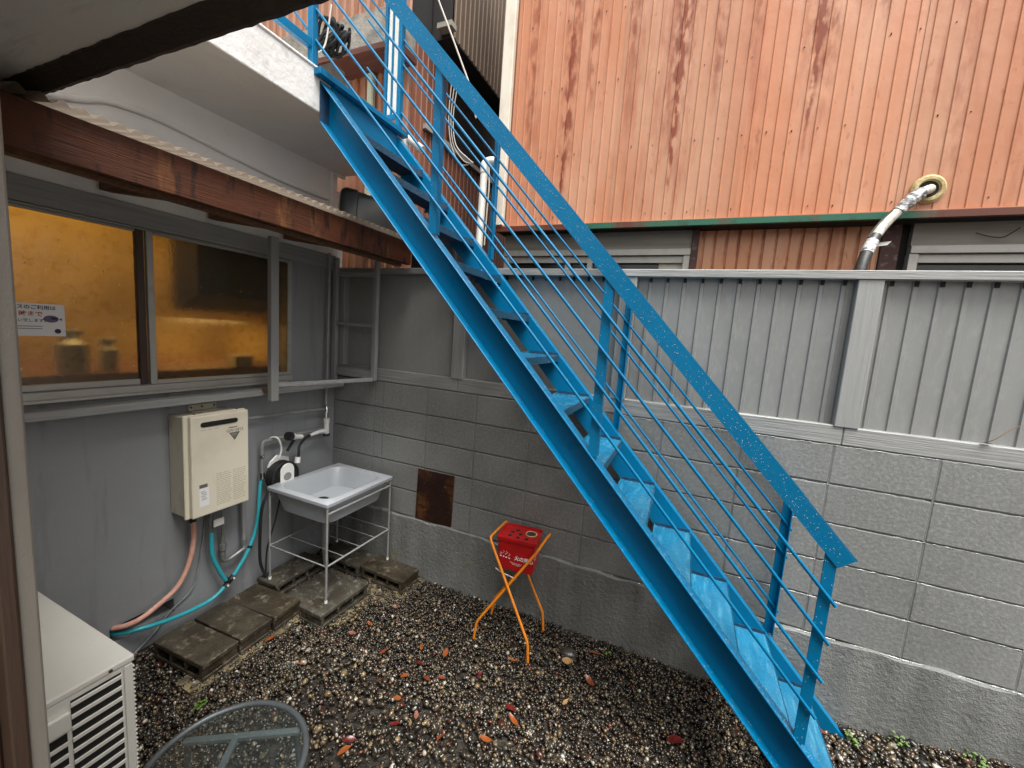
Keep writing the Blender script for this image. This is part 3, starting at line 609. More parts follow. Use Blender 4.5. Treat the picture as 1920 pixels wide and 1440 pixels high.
for _ in range(300):
    x = rnd.uniform(.66, 3.2); pts.append(((x, rnd.uniform(-.72, -.664), zt(x) - H + T + .0006), (TS, 0, 1)))
for k in range(13):
    for _ in range(50): pts.append(((xk[k] - rnd.uniform(.01, .18), rnd.uniform(-.65, -.11), zt(xk[k]) - .0019), (0, 0, 1)))
    for _ in range(25): pts.append(((xk[k] + .0001, rnd.uniform(-.65, -.11), zt(xk[k]) - rnd.uniform(.003, .04)), (1, 0, 0)))
for x in (1.37, 2.256, 3.14):
    for _ in range(40): pts.append(((x + rnd.uniform(-.018, .018), -.7123, zt(x) + rnd.uniform(.02, .74)), (0, -1, 0)))
for off in (.166, .316, .466, .616):
    for _ in range(160):
        x = rnd.uniform(1, 3.1); pts.append(((x, -.7225, zt(x) + off + .0085), (TS, 0, 1)))
drops(sc_, pts, .0007, .0019)
ng = thing('narrow_gate', 'narrow white panel in a blue frame at the top of the far stair railing', 'gate', (.55, -.06, 3.2))
part(MB().box(.605, .632, -.09, -.05, 3.19, 4.6).box(.50, .604, -.085, -.055, 3.27, 3.295), 'frame', m_blue, ng, bevel=.002)
part(MB().box(.512, .546, -.07, -.062, 3.297, 4.6), 'white_slat', m_pvc, ng); part(MB().box(.558, .60, -.07, -.062, 3.297, 4.6), 'white_slat', m_pvc, ng)
part(MB().box(.547, .557, -.08, -.06, 3.297, 4.6), 'bar', m_blue, ng)
wp = thing('white_gutter_pipe', 'short white pipe sloping down behind the top of the far stringer', 'pipe', (.55, .02, 3.1))
part(MB().cyl((.30, .03, 3.41), (.74, .03, 3.10), .022, 14), 'pipe', m_pvc, wp, smooth=True); part(MB().cyl((.70, .03, 3.128), (.745, .03, 3.096), .027, 14), 'collar', m_pvc, wp, smooth=True)

# ------------------------------------------------------------------ orange neighbour
oh = thing('orange_house', 'neighbouring house clad in faded rusty orange ribbed steel above the fence', 'house', (3.5, .7, 0))
def rib_out(x0, n, pitch, w, h):
    p = [(x0, 0)]
    for k in range(n):
        x = x0 + pitch * (k + .5); p += [(x - w / 2, 0), (x - w * .2, -h), (x + w * .2, -h), (x + w / 2, 0)]
    p += [(x0 + pitch * n, 0), (x0 + pitch * n, .004)]; return p
P6 = .1385 * 6
for k in range(8):
    x0 = 1.105 + P6 * k
    part(sheet([(x, d - .003 * (k % 2)) for i, (x, d) in enumerate(rib_out(x0, 12, .06925, .013, .0055))], .7, 2.742, 5.8), 'siding_sheet', m_osiding, oh)
nl = MB()
for z in (2.80, 3.26, 3.73, 4.2, 4.66):
    for k in range(48):
        if rnd.random() < .62:
            x = 1.105 + .1385 * (k + .5) + .052 + rnd.uniform(-.006, .006); nl.cyl((x, .698, z + rnd.uniform(-.012, .012)), (x, .6940, z), .0034, 6)
part(nl, 'nails', m_bpost, oh, stuff=True)
part(MB().box(1.06, 7.8, .705, 3.5, 2.745, 5.8), 'upper_storey', m_bsiding, oh)
part(MB().box(1.03, 7.8, .675, .70, 2.70, 2.741), 'eave_flashing', m_green, oh, bevel=.002)
part(MB().box(1.03, 7.8, .676, .699, 2.7412, 2.746), 'flashing_lip', m_osiding, oh)
part(MB().box(1.03, 7.8, .701, .95, 2.705, 2.74), 'eave_underside', m_dark, oh)
part(MB().box(1.0, 1.09, .66, .72, 2.75, 5.8), 'corner_trim', m_cream, oh, bevel=.004)
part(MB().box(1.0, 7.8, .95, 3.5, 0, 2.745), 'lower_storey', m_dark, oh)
part(sheet(rib_profile(2.575, 3.61, .0745, 2.60, .014, .01, .005), .852, .6, 2.72), 'lower_siding', m_olow, oh)
part(MB().box(2.53, 2.574, .80, .9, .6, 2.72), 'window_post', m_bpost, oh); part(MB().box(3.612, 3.70, .83, .93, .6, 2.72), 'window_post', m_bpost, oh); part(MB().box(3.70, 3.745, .86, .94, .6, 2.72), 'window_post', m_dark, oh)
def window(x0, x1, zt_, mulls, pale):
    fr = MB(); fr.box(x0, x1, .80, .86, zt_ - .045, zt_); fr.box(x0, x0 + .045, .81, .88, 1.2, zt_ - .045); fr.box(x1 - .045, x1, .81, .88, 1.2, zt_ - .045)
    w = part(fr, 'window', m_alu, oh, bevel=.002)
    part(MB().box(x0 + .046, x1 - .046, .83, .86, zt_ - .095, zt_ - .048), 'top_rail', m_alu, w)
    for q in mulls: part(MB().box(q, q + .04, .825, .865, 1.2, zt_ - .046), 'mullion', m_alu, w)
    part(MB().box(x0 + .045, x1 - .045, .87, .874, 1.2, zt_ - .05), 'pane', m_glassd, w)
    if pale: part(MB().box(x1 - .21, x1 - .046, .86, .866, 1.2, zt_ - .096), 'pale_panel', m_cream, w)
    part(MB().box(x0, x1, .815, .87, zt_ + .002, 2.72), 'header_board', m_board, oh)
window(1.06, 2.528, 2.575, (1.60, 1.78), True); window(3.747, 5.6, 2.575, (4.7,), False)
part(MB().tube(spline([(4.02, .80, 2.64), (4.08, .79, 2.615), (4.13, .79, 2.61), (4.16, .79, 2.63), (4.19, .78, 2.66)], 4), .003, 5), 'loose_wire', m_drip, oh)
cp = thing('insulated_pipe', 'taped insulated pipe coming out of a round flange in the orange wall', 'pipe', (3.73, .69, 2.86))
def disc(mb, c, r0, r1, y0, y1, n=28):
    mb.tube([(c[0], y0, c[1]), (c[0], y1, c[1])], [r0, r1], n); return mb
fl = MB(); prof = [(.079, .695), (.078, .68), (.066, .668), (.052, .668), (.045, .685)]
for i in range(28):
    pass
rings = []
for (r_, y_) in prof: rings.append([(3.732 + r_ * math.cos(k * math.pi / 14), y_, 2.858 + r_ * math.sin(k * math.pi / 14)) for k in range(28)])
fl.add([p for q_ in rings for p in q_], [(i * 28 + k, i * 28 + (k + 1) % 28, (i + 1) * 28 + (k + 1) % 28, (i + 1) * 28 + k) for i in range(len(prof) - 1) for k in range(28)])
part(fl, 'wall_flange', m_foam, cp, smooth=True)
part(disc(MB(), (3.732, 2.858), .046, .046, .69, .684), 'hole', m_dark, cp)
path = spline([(3.735, .70, 2.855), (3.72, .64, 2.845), (3.655, .60, 2.80), (3.585, .57, 2.72), (3.532, .55, 2.655), (3.475, .5, 2.565), (3.432, .45, 2.46), (3.405, .41, 2.35), (3.39, .38, 2.2)], 6)
N = len(path); part(MB().tube(path[:int(N * .30)], .024, 12), 'pipe_wrap', m_tape, cp, smooth=True)
part(MB().tube(path[int(N * .22):int(N * .42)], [.031, .034, .03, .035, .03, .034, .031, .03, .029, .03][:len(path[int(N * .22):int(N * .42)])] if len(path[int(N * .22):int(N * .42)]) <= 10 else .032, 12), 'tape_wrap', m_tapeg, cp, smooth=True)
part(MB().tube(path[int(N * .40):int(N * .64)], .026, 12), 'pipe_wrap', m_tape, cp, smooth=True)
part(MB().tube(path[int(N * .62):int(N * .68)], .0275, 12), 'black_band', m_tapeb, cp, smooth=True); part(MB().tube(path[int(N * .67):int(N * .76)], .03, 12), 'tape_wrap', m_tapeg, cp, smooth=True)
part(MB().tube(path[int(N * .75):], .028, 12), 'black_sleeve', m_tapeb, cp, smooth=True)
part(MB().tube([p + Vector((-.028, -.01, .004)) for p in path[int(N * .40):int(N * .66)]], .007, 6), 'side_cable', m_tapeb, cp, smooth=True)
part(MB().add([(3.47, .47, 2.50), (3.52, .46, 2.505), (3.535, .455, 2.525), (3.49, .46, 2.52)], [(0, 1, 2, 3)]), 'loose_tape', m_paper, cp)
vp = thing('vent_pipe', 'white upright vent pipe with an elbow in the gap between the houses', 'pipe', (.97, .5, 2.2))
part(MB().cyl((.962, .5, 1.5), (.985, .5, 3.13), .028, 16), 'pipe', m_pvc, vp, smooth=True)
part(MB().tube(spline([(.985, .5, 3.10), (.988, .5, 3.16), (1.02, .51, 3.185), (1.06, .52, 3.185), (1.10, .53, 3.185)], 5), .032, 16), 'elbow', m_pvc, vp, smooth=True)
part(MB().tube(spline([(1.03, .48, 3.16), (1.045, .48, 3.0), (1.04, .48, 2.8), (1.035, .48, 2.55)], 5), .006, 6), 'cable', m_wire, vp, smooth=True)
ww = MB()
for k in range(3):
    ww.tube(spline([(.70 + .03 * k, .42, 3.75), (.69 + .02 * k, .42, 3.5), (.72 + .02 * k, .43, 3.3), (.80 + .03 * k, .45, 3.16 + .02 * k), (.9, .47, 3.17)], 6), .004, 5)
single(ww, 'loose_cables', m_wire, 'loose pale cables looping beside the white vent pipe', 'cable', loc=(.75, .43, 3.4), smooth=True)
single(MB().tube([(.631, .3, 4.253), (.776, .3, 3.958), (.929, .3, 3.64), (1.0, .3, 3.4)], .006, 6).tube([(.56, .3, 4.4), (.631, .3, 4.253)], .006, 6), 'overhead_wire', m_wire, 'pale wire running down past the upper handrail in front of the brown house', 'wire', loc=(.8, .3, 3.9), smooth=True)

# ------------------------------------------------------------------ brown house behind
bh = thing('brown_house', 'brown ribbed-clad house behind the top of the stairs', 'house', (0, 1.5, 0))
part(MB().box(-2.5, .29, .40, 4, 0, 5.6), 'wall_core', m_dark, bh)
pf = [(-2.5, 0)]; x = -2.45
while x < .27: pf += [(x, 0), (x + .012, -.016), (x + .044, -.016), (x + .056, 0)]; x += .085
pf += [(.30, 0)]
part(sheet(pf, .392, 0, 5.6), 'front_siding', siding_mat('brown_front_siding', (.27, .115, .06), [(-.2, .03, 3, 5, .6), (.1, .03, 3, 5, .6)], 4), bh)
ys = [(.392, 0)]; y = .43
while y < 4: ys += [(y, 0), (y + .006, .008), (y + .014, .008), (y + .02, 0)]; y += .075
n2 = len(ys); sd_ = MB(); sd_.add([(.30 + d, y, 0) for y, d in ys] + [(.30 + d, y, 4.29) for y, d in ys], [(i, i + 1, n2 + i + 1, n2 + i) for i in range(n2 - 1)])
part(sd_, 'side_siding', m_bsiding, bh)
part(MB().box(.291, .50, .70, 4, 4.285, 4.30), 'overhang_underside', m_dark, bh)
n2 = len(ys); s2 = MB(); yq = [(max(y, .70), d) for y, d in ys]
s2.add([(.50 + d, y, 4.30) for y, d in yq] + [(.50 + d, y, 5.8) for y, d in yq], [(i, i + 1, n2 + i + 1, n2 + i) for i in range(n2 - 1)])
part(s2, 'upper_siding', m_bupper, bh); part(MB().box(.30, .495, .70, 4, 4.301, 5.8), 'upper_core', m_dark, bh)
part(MB().box(.40, .54, .62, .70, 4.32, 4.36), 'eave_end', m_board, bh)
wb = part(MB().box(.302, .335, .62, 2.3, 3.56, 3.60), 'window', m_alu, bh); part(MB().box(.309, .316, 1.0, 2.3, 3.60, 4.28), 'pane', m_glassd, wb)
part(MB().box(.31, .325, 1.0, 1.03, 3.60, 4.28), 'frame_post', m_bpost, wb)
bm_ = thing('weathered_beam', 'thick weathered wooden beam under the eave of the brown house', 'beam', (0, .2, 3.9))
part(MB().box(-1.5, .40, .15, .36, 3.94, 4.19), 'beam', m_weather, bm_, bevel=.006); part(MB().box(-1.5, .40, .13, .38, 3.90, 3.939), 'under_board', m_redwood, bm_)
single(MB().box(-.06, -.0, .335, .385, 2.5, 3.9), 'downspout', m_pgreen, 'pale green downspout on the front of the brown house', 'pipe', loc=(-.03, .36, 2.5), bevel=.01)

# ------------------------------------------------------------------ water heater
wh = thing('water_heater', 'beige wall-mounted gas water heater below the window shelf', 'water heater', (.09, -.99, .73))
part(MB().box(.003, .135, -1.152, -.835, .735, 1.305), 'casing', m_beige, wh, bevel=.006, seg=2)
part(MB().box(.1352, .15, -1.158, -.823, .726, 1.314), 'cover_edge', m_beige2, wh, bevel=.004)
part(MB().box(.1502, .18, -1.138, -.822, .73, 1.309), 'front_cover', m_beige2, wh, bevel=.007, seg=2)
def pill(y0, y1, z, r, x0, x1):
    p = [(y1 - r + r * math.cos(t), z + r * math.sin(t)) for t in [-math.pi / 2 + k * math.pi / 8 for k in range(9)]] + [(y0 + r + r * math.cos(t), z + r * math.sin(t)) for t in [math.pi / 2 + k * math.pi / 8 for k in range(9)]]
    return MB().yz(p, x0, x1)
part(pill(-1.09, -.888, 1.258, .0135, .1795, .184), 'exhaust_rim', m_bracket, wh); part(pill(-1.083, -.895, 1.258, .0075, .1835, .1865), 'exhaust_slot', m_dark, wh)
br = part(MB().box(.003, .012, -1.055, -.905, 1.306, 1.342).box(.012, .05, -1.055, -.905, 1.306, 1.311), 'bracket', m_beige, wh)
for y in (-1.043, -.985, -.918): part(MB().cyl((.012, y, 1.328), (.016, y, 1.328), .0055, 8), 'screw', m_bpost, wh)
for y in (-1.10, -.868): part(MB().cyl((.142, y, 1.313), (.142, y, 1.318), .006, 8), 'screw', m_bpost, wh)
text('National', .0145, m_print, 'lettering', wh, onwall(.1806, -.940, 1.213), .0002, .0003)
text('GW-24Y2', .0235, m_print, 'lettering', wh, onwall(.1806, -.953, 1.190), .0002, .0001)
part(MB().yz([(-.938, 1.186), (-.874, 1.186), (-.906, 1.137)], .18, .1806), 'triangle_mark', m_print, wh)
part(MB().box(.1806, .1808, -.924, -.892, 1.174, 1.178).box(.1806, .1808, -.919, -.897, 1.165, 1.168), 'mark_lines', m_printl, wh)
pr_ = MB()
for k in range(17):
    z = .955 - .0115 * k
    for (a, b) in ((-1.012, -.928), (-.918, -.842)):
        y = a
        if rnd.random() < .12: continue
        while y < b - .012:
            w = rnd.uniform(.008, .022); pr_.box(.18, .1804, y, min(y + w, b), z, z + .0028); y += w + rnd.uniform(.002, .006)
for (y, w) in ((-1.09, .03), (-1.05, .02), (-1.02, .025)): pr_.box(.18, .1804, y, y + w, 1.226, 1.2285)
part(pr_, 'fine_print', m_printl, wh, stuff=True)
stk = part(MB().box(.18, .1806, -1.102, -1.052, .79, .895), 'sticker', m_paper, wh); part(MB().box(.18, .181, -1.102, -1.06, .898, .918), 'sticker_band', m_print, stk)
q_ = MB()
for k in range(6): q_.box(.1806, .181, -1.097 + rnd.uniform(0, .01), -1.062 - rnd.uniform(0, .012), .875 - .0095 * k, .8775 - .0095 * k)
part(q_, 'sticker_print', m_print, stk)
part(MB().cyl((.06, -1.073, .734), (.06, -1.073, .66), .017, 12).cyl((.06, -1.073, .70), (.06, -1.073, .68), .02, 12), 'hose_connector', m_bracket, wh, smooth=True)
pp = thing('heater_pipework', 'grey steel pipework with elbow and valve under the water heater', 'pipes', (.05, -.83, .3))
part(MB().cyl((.05, -.905, .735), (.05, -.904, .50), .008, 12), 'pipe', m_galv, pp, smooth=True)
part(MB().cyl((.05, -.904, .50), (.05, -.904, .44), .0125, 12).cyl((.05, -.904, .445), (.05, -.904, .405), .02, 12).cyl((.05, -.904, .40), (.05, -.904, .345), .015, 12), 'union', m_galv, pp, smooth=True)
part(MB().tube(spline([(.05, -.904, .36), (.05, -.9, .335), (.05, -.875, .322), (.05, -.84, .328), (.05, -.765, .352)], 4), .0135, 12), 'elbow', m_galv, pp, smooth=True)
part(MB().cyl((.05, -.77, .345), (.05, -.775, .73), .0125, 12), 'pipe', m_gpipe, pp, smooth=True); part(MB().cyl((.05, -.771, .385), (.05, -.771, .42), .018, 12), 'coupling', m_galv, pp, smooth=True)
part(MB().cyl((.06, -.975, .734), (.06, -.977, .55), .010, 10).cyl((.06, -.976, .66), (.06, -.976, .60), .015, 10), 'valve_stem', m_galv, pp, smooth=True)
part(MB().cyl((.06, -.97, .625), (.10, -.955, .62), .007, 8).box(.095, .105, -.985, -.925, .60, .645), 'valve_handle', m_whitep, pp, bevel=.004)
X6 = .065
hp = thing('pink_hose', 'pink hose curving from the heater into the wall opening', 'hose', (X6, -1.2, .3))
part(MB().tube(spline([(X6, y, z) for y, z in ((-1.073, .665), (-1.074, .56), (-1.097, .438), (-1.154, .32), (-1.246, .261), (-1.355, .225))] + [(.0, -1.42, .205), (-.1, -1.43, .19)], 8), .0135, 12), 'tube', m_pinkhose, hp, smooth=True)
ht = thing('turquoise_hose', 'turquoise branched hose joined by a black clamp below the heater', 'hose', (X6, -1.0, .15))
part(MB().tube(spline([(X6, y, z) for y, z in ((-.977, .555), (-.975, .41), (-.943, .305), (-.906, .214), (-.885, .187))], 8), .0125, 12), 'branch', m_teal, ht, smooth=True)
part(MB().tube(spline([(X6, y, z) for y, z in ((-.875, .187), (-.85, .205), (-.769, .307), (-.71, .429), (-.682, .56))] + [(.055, -.668, .65), (.045, -.655, .74), (.045, -.645, .79)], 8), .0115, 12), 'branch', m_teal, ht, smooth=True)
part(MB().tube(spline([(X6, y, z) for y, z in ((-.885, .175), (-.913, .156), (-.971, .125), (-1.061, .118), (-1.198, .133), (-1.322, .165))] + [(.0, -1.41, .165), (-.1, -1.43, .16)], 8), .0115, 12), 'branch', m_teal, ht, smooth=True)
cl = MB()
for p, q in (((X6, -.897, .203), (X6, -.875, .176)), ((X6, -.868, .19), (X6, -.848, .207)), ((X6, -.905, .160), (X6, -.886, .176)), ((X6, -.897, .195), (X6, -.865, .185))): cl.cyl(p, q, .0165, 12)
part(cl, 'clamp', m_bracket, ht, smooth=True)
part(MB().cyl((X6 + .017, -.858, .198), (X6 + .021, -.858, .198), .007, 10).cyl((X6 + .017, -.896, .168), (X6 + .021, -.896, .168), .007, 10), 'clamp_screw', m_whitep, ht)
part(MB().cyl((X6, -.745, .345), (X6, -.738, .36), .014, 10), 'band', m_bracket, ht, smooth=True)
single(MB().tube(spline([(.012, -.964, .735), (.012, -1.004, .445), (.012, -1.055, .23), (.012, -1.173, .149), (.014, -1.266, .063), (.02, -1.36, .01)], 6), .005, 7), 'grey_cable', m_gpipe, 'thin grey cable hanging down the wall between the pink and turquoise hoses', 'cable', loc=(.012, -1.05, .2), smooth=True)
# water pipes and tap
wpp = thing('wall_water_pipe', 'grey painted water pipe with a chrome tap in the corner by the sink', 'water pipe', (.05, -.3, 1.1))
part(MB().cyl((.045, -.835, 1.222), (.045, -.06, 1.192), .011, 12), 'pipe', m_gpipe, wpp, smooth=True)
part(MB().tube(spline([(.045, -.105, 2.38), (.045, -.112, 1.42), (.045, -.116, 1.225)], 4), .012, 12), 'riser', m_gpipe, wpp, smooth=True)
part(MB().tube([(.045, -.12, 1.04), (.045, -.585, 1.043)] + spline([(.045, -.60, 1.043), (.045, -.632, 1.04), (.045, -.641, 1.01)], 4) + [(.045, -.642, .80)], .0125, 12), 'pipe', m_gpipe, wpp, smooth=True)
part(MB().cyl((.045, -.642, .93), (.045, -.642, .95), .016, 10), 'pipe_clip', m_chrome, wpp, smooth=True); part(MB().cyl((.045, -.642, .83), (.045, -.642, .785), .019, 10), 'union', m_chrome, wpp, smooth=True)
part(MB().tube([(.045, -.116, 1.225), (.07, -.13, 1.195), (.075, -.14, 1.14)], .011, 12).cyl((.072, -.14, 1.175), (.075, -.14, 1.125), .016, 12), 'tap', m_chrome, wpp, smooth=True)
hc = thing('hose_reel', 'small white hose reel with black hose and spray gun hanging beside the sink', 'hose reel', (.12, -.53, .75))
part(MB().tube([(.085, -.145, 1.128), (.085, -.145, 1.095)], .022, 14).cyl((.085, -.145, 1.095), (.085, -.145, 1.01), .019, 14).cyl((.085, -.145, 1.03), (.085, -.205, 1.035), .017, 14), 'tee_connector', m_whitep, hc, smooth=True)
part(MB().cyl((.085, -.145, 1.008), (.085, -.145, .99), .026, 14), 'connector_cap', m_inkd, hc, smooth=True)
part(MB().cyl((.085, -.205, 1.035), (.088, -.265, 1.03), .0145, 12).cyl((.088, -.265, 1.03), (.09, -.30, 1.025), .011, 12), 'quick_coupling', m_whitep, hc, smooth=True)
part(MB().tube(spline([(.09, -.30, 1.025), (.10, -.36, 1.01), (.115, -.41, .97), (.125, -.425, .91), (.125, -.44, .88)], 6), .0095, 10), 'hose_lead', m_black, hc, smooth=True)
part(MB().cyl((.125, -.43, .90), (.128, -.437, .86), .019, 12), 'hose_nut', m_whitep, hc, smooth=True)
coil = MB()
for k in range(9):
    r0 = .098 - .004 * (k % 4); xo = .075 + .0075 * k
    coil.tube([(xo, -.535 + r0 * math.cos(t), .79 + r0 * .98 * math.sin(t)) for t in [j * math.pi / 14 for j in range(28)]], .008, 8, closed=True)
part(coil, 'hose_coil', m_black, hc, smooth=True)
pl_ = [(-.535 - .052, .70)] + [(-.535 + .052 * math.cos(t), .835 + .052 * math.sin(t)) for t in [math.pi - k * math.pi / 12 for k in range(13)]] + [(-.535 + .052, .70)]
hole = [(-.535 + .030 * math.cos(t), .795 + .028 * math.sin(t)) for t in [k * math.pi / 12 for k in range(24)]]
part(MB().yz(pl_, .149, .156), 'front_plate', m_whitep, hc, bevel=.002); part(MB().yz(hole, .1562, .1568), 'plate_opening', m_gpipe, hc)
part(MB().yz([(-.62, .86), (-.60, .90), (-.55, .935), (-.50, .915), (-.46, .90), (-.455, .86)], .06, .072), 'back_plate', m_whitep, hc, bevel=.003)
part(MB().tube(spline([(.10, -.555, .92), (.10, -.54, .975), (.10, -.55, 1.03), (.085, -.565, 1.065), (.05, -.58, 1.06), (.035, -.585, 1.03)], 5), .006, 8), 'hanging_hook', m_whitep, hc, smooth=True)
gun = part(MB().cyl((.16, -.515, 1.075), (.15, -.475, 1.06), .028, 16, .02).cyl((.15, -.475, 1.06), (.13, -.405, 1.045), .016, 14), 'spray_gun', m_whitep, hc, smooth=True)
part(MB().cyl((.168, -.545, 1.083), (.16, -.515, 1.075), .030, 16), 'spray_head', m_black, gun, smooth=True); part(MB().cyl((.145, -.47, 1.05), (.13, -.52, .965), .010, 10), 'gun_handle', m_black, gun, smooth=True)
part(MB().tube(spline([(.13, -.60, .73), (.125, -.66, .70), (.12, -.70, .585), (.10, -.698, .284), (.10, -.68, .17), (.115, -.662, .112)], 6), .0095, 10), 'drooping_hose', m_black, hc, smooth=True)
part(MB().tube(spline([(.11, -.50, .72), (.10, -.542, .642), (.10, -.59, .466), (.10, -.645, .30), (.11, -.664, .115)], 6), .0055, 8), 'thin_hose', m_black, hc, smooth=True)

# ------------------------------------------------------------------ sink and stand
ZR = .762
sx0, sx1, sy0, sy1 = .135, .675, -.672, -.068
sk = thing('sink_basin', 'grey blue plastic laundry sink with a round drain on a tube stand', 'sink', (.4, -.37, .55))
def rrect(x0, x1, y0, y1, r, n=6):
    p = []
    for cx, cy, a0 in ((x1 - r, y1 - r, 0), (x0 + r, y1 - r, 90), (x0 + r, y0 + r, 180), (x1 - r, y0 + r, 270)):
        for k in range(n + 1): t = R(a0 + 90 * k / n); p.append((cx + r * math.cos(t), cy + r * math.sin(t)))
    return p
def loft(loops):
    mb = MB(); n = len(loops[0][0])
    v = [(x, y, z) for lp, z in loops for x, y in lp]
    mb.add(v, [(i * n + k, i * n + (k + 1) % n, (i + 1) * n + (k + 1) % n, (i + 1) * n + k) for i in range(len(loops) - 1) for k in range(n)]); return mb, n, len(loops)
I = .045
loops = [(rrect(sx0 + I + .03, sx1 - I - .03, sy0 + I + .03, sy1 - I - .03, .06), .60), (rrect(sx0 + .02, sx1 - .02, sy0 + .02, sy1 - .02, .06), .735), (rrect(sx0, sx1, sy0, sy1, .006), .738), (rrect(sx0 - .001, sx1 + .001, sy0 - .001, sy1 + .001, .006), ZR - .004), (rrect(sx0 + .003, sx1 - .003, sy0 + .003, sy1 - .003, .006), ZR),
         (rrect(sx0 + I, sx1 - I, sy0 + I, sy1 - I, .085), ZR - .001), (rrect(sx0 + I + .006, sx1 - I - .006, sy0 + I + .006, sy1 - I - .006, .083), ZR - .008), (rrect(sx0 + I + .035, sx1 - I - .035, sy0 + I + .04, sy1 - I - .04, .07), .625), (rrect(sx0 + I + .06, sx1 - I - .06, sy0 + I + .07, sy1 - I - .07, .05), .612)]
loops[0] = (rrect(sx0 + .05, sx1 - .05, sy0 + .05, sy1 - .05, .07), .60)
mb, n, L = loft(loops); mb.f += [tuple(range(n)), tuple((L - 1) * n + k for k in range(n - 1, -1, -1))]
part(mb, 'basin', m_sink, sk, smooth=True)
dx, dy = .322, -.388
part(MB().cyl((dx, dy, .6122), (dx, dy, .617), .047, 24), 'drain_ring', m_galv, sk, smooth=True); part(MB().cyl((dx, dy, .6171), (dx, dy, .6185), .038, 24), 'drain_hole', m_dark, sk)
part(MB().cyl((dx, dy, .60), (dx, dy, .545), .03, 14), 'drain_outlet', m_whitep, sk, smooth=True)
part(MB().tube(spline([(dx, dy, .55), (dx + .01, dy + .01, .47), (.36, -.40, .30), (.34, -.37, .17), (.33, -.35, .09)], 6), .019, 12), 'drain_hose', m_gpipe, sk, smooth=True)
ss = thing('sink_stand', 'grey steel tube stand carrying the laundry sink', 'stand', (.4, -.37, .1))
lx0, lx1, ly0, ly1 = sx0 + .012, sx1 - .012, sy0 + .012, sy1 - .012
for x in (lx0, lx1):
    for y in (ly0, ly1):
        part(MB().cyl((x, y, .104), (x, y, .737), .0075, 10), 'leg', m_stand, ss, smooth=True); part(MB().cyl((x, y, .101), (x, y, .118), .0095, 10), 'foot_cap', m_whitep, ss, smooth=True)
for z in (.345, .69):
    for x in (lx0, lx1): part(MB().cyl((x, ly0, z), (x, ly1, z), .0065 if z < .5 else .0075, 10), 'cross_bar', m_stand, ss, smooth=True)
    if z < .5:
        for y in (ly0, ly1): part(MB().cyl((lx0, y, z), (lx1, y, z), .0045, 8), 'cross_bar', m_stand, ss, smooth=True)
for k in range(1, 4):
    y = ly0 + (ly1 - ly0) * k / 4; part(MB().cyl((lx0, y, .345), (lx1, y, .345), .003, 6), 'shelf_wire', m_stand, ss)
part(MB().cyl((lx0, ly1, .5), (lx1, ly1, .5), .003, 6), 'shelf_wire', m_stand, ss)

# ------------------------------------------------------------------ hollow concrete blocks
def hollow_mesh():
    bm = bmesh.new(); L, W, Hh = .39, .19, .1
    mb = MB(); zs = []
    # block lying flat: cores run through the width; built as shell pieces joined in one closed outline per part
    t = .027; holes = [(-.195 + .03 + k * .115, -.195 + .03 + k * .115 + .10) for k in range(3)]
    poly_top = []
    mb.box(-.195, .195, -.095, .095, Hh - t, Hh); mb.box(-.195, .195, -.095, .095, 0, t)
    x = -.195
    edges = [-.195] + [v for h in holes for v in h] + [.195]
    for i in range(0, len(edges), 2): mb.box(edges[i] + (.008 if i == 0 else 0), edges[i + 1] - (.008 if i == len(edges) - 2 else 0), -.0945, .0945, t + .0005, Hh - t - .0005)
    return mb.mesh('concrete_block', (0, 0, 0), False, .003)
hm = hollow_mesh()
def cblock(x, y, z, rz, mat, label, tilt=0):
    me = hm.copy(); me.materials.append(mat); o = put(me, None, 'concrete_block'); o.location = (x, y, z); o.rotation_euler = (tilt, 0, R(rz)); o['label'] = label; o['category'] = 'concrete block'; o['group'] = 'concrete blocks under and beside the sink'
cblock(.315, -1.155, .008, 7, m_cblock, 'brown wet concrete block at the near end of the row along the wall') if False else None
cblock(.320, -1.212, .004, 3, m_cblock, 'nearest brown concrete block of the row of three along the wall')
cblock(.316, -1.012, .005, 2, m_cblock, 'middle brown concrete block of the row of three along the wall')
cblock(.312, -.815, .002, 4, m_cblock, 'far brown concrete block of the row of three, beside the sink stand')
cblock(.155, -.50, .002, 91, m_cblockg, 'grey hollow block against the house wall under the back of the sink')
cblock(.645, -.565, .002, 88, m_cblockg, 'grey stained hollow block under the front sink leg, paint spots on top')
cblock(.355, -.165, .002, -1, m_cblockg, 'grey hollow block in the corner under the sink by the block wall')
cblock(.75, -.155, .002, -2, m_cblock, 'ochre hollow block end beyond the sink leg along the block wall')
cblock(.415, -.52, -.04, 91, m_cblockg, 'dark stained hollow block between the two sink leg blocks')

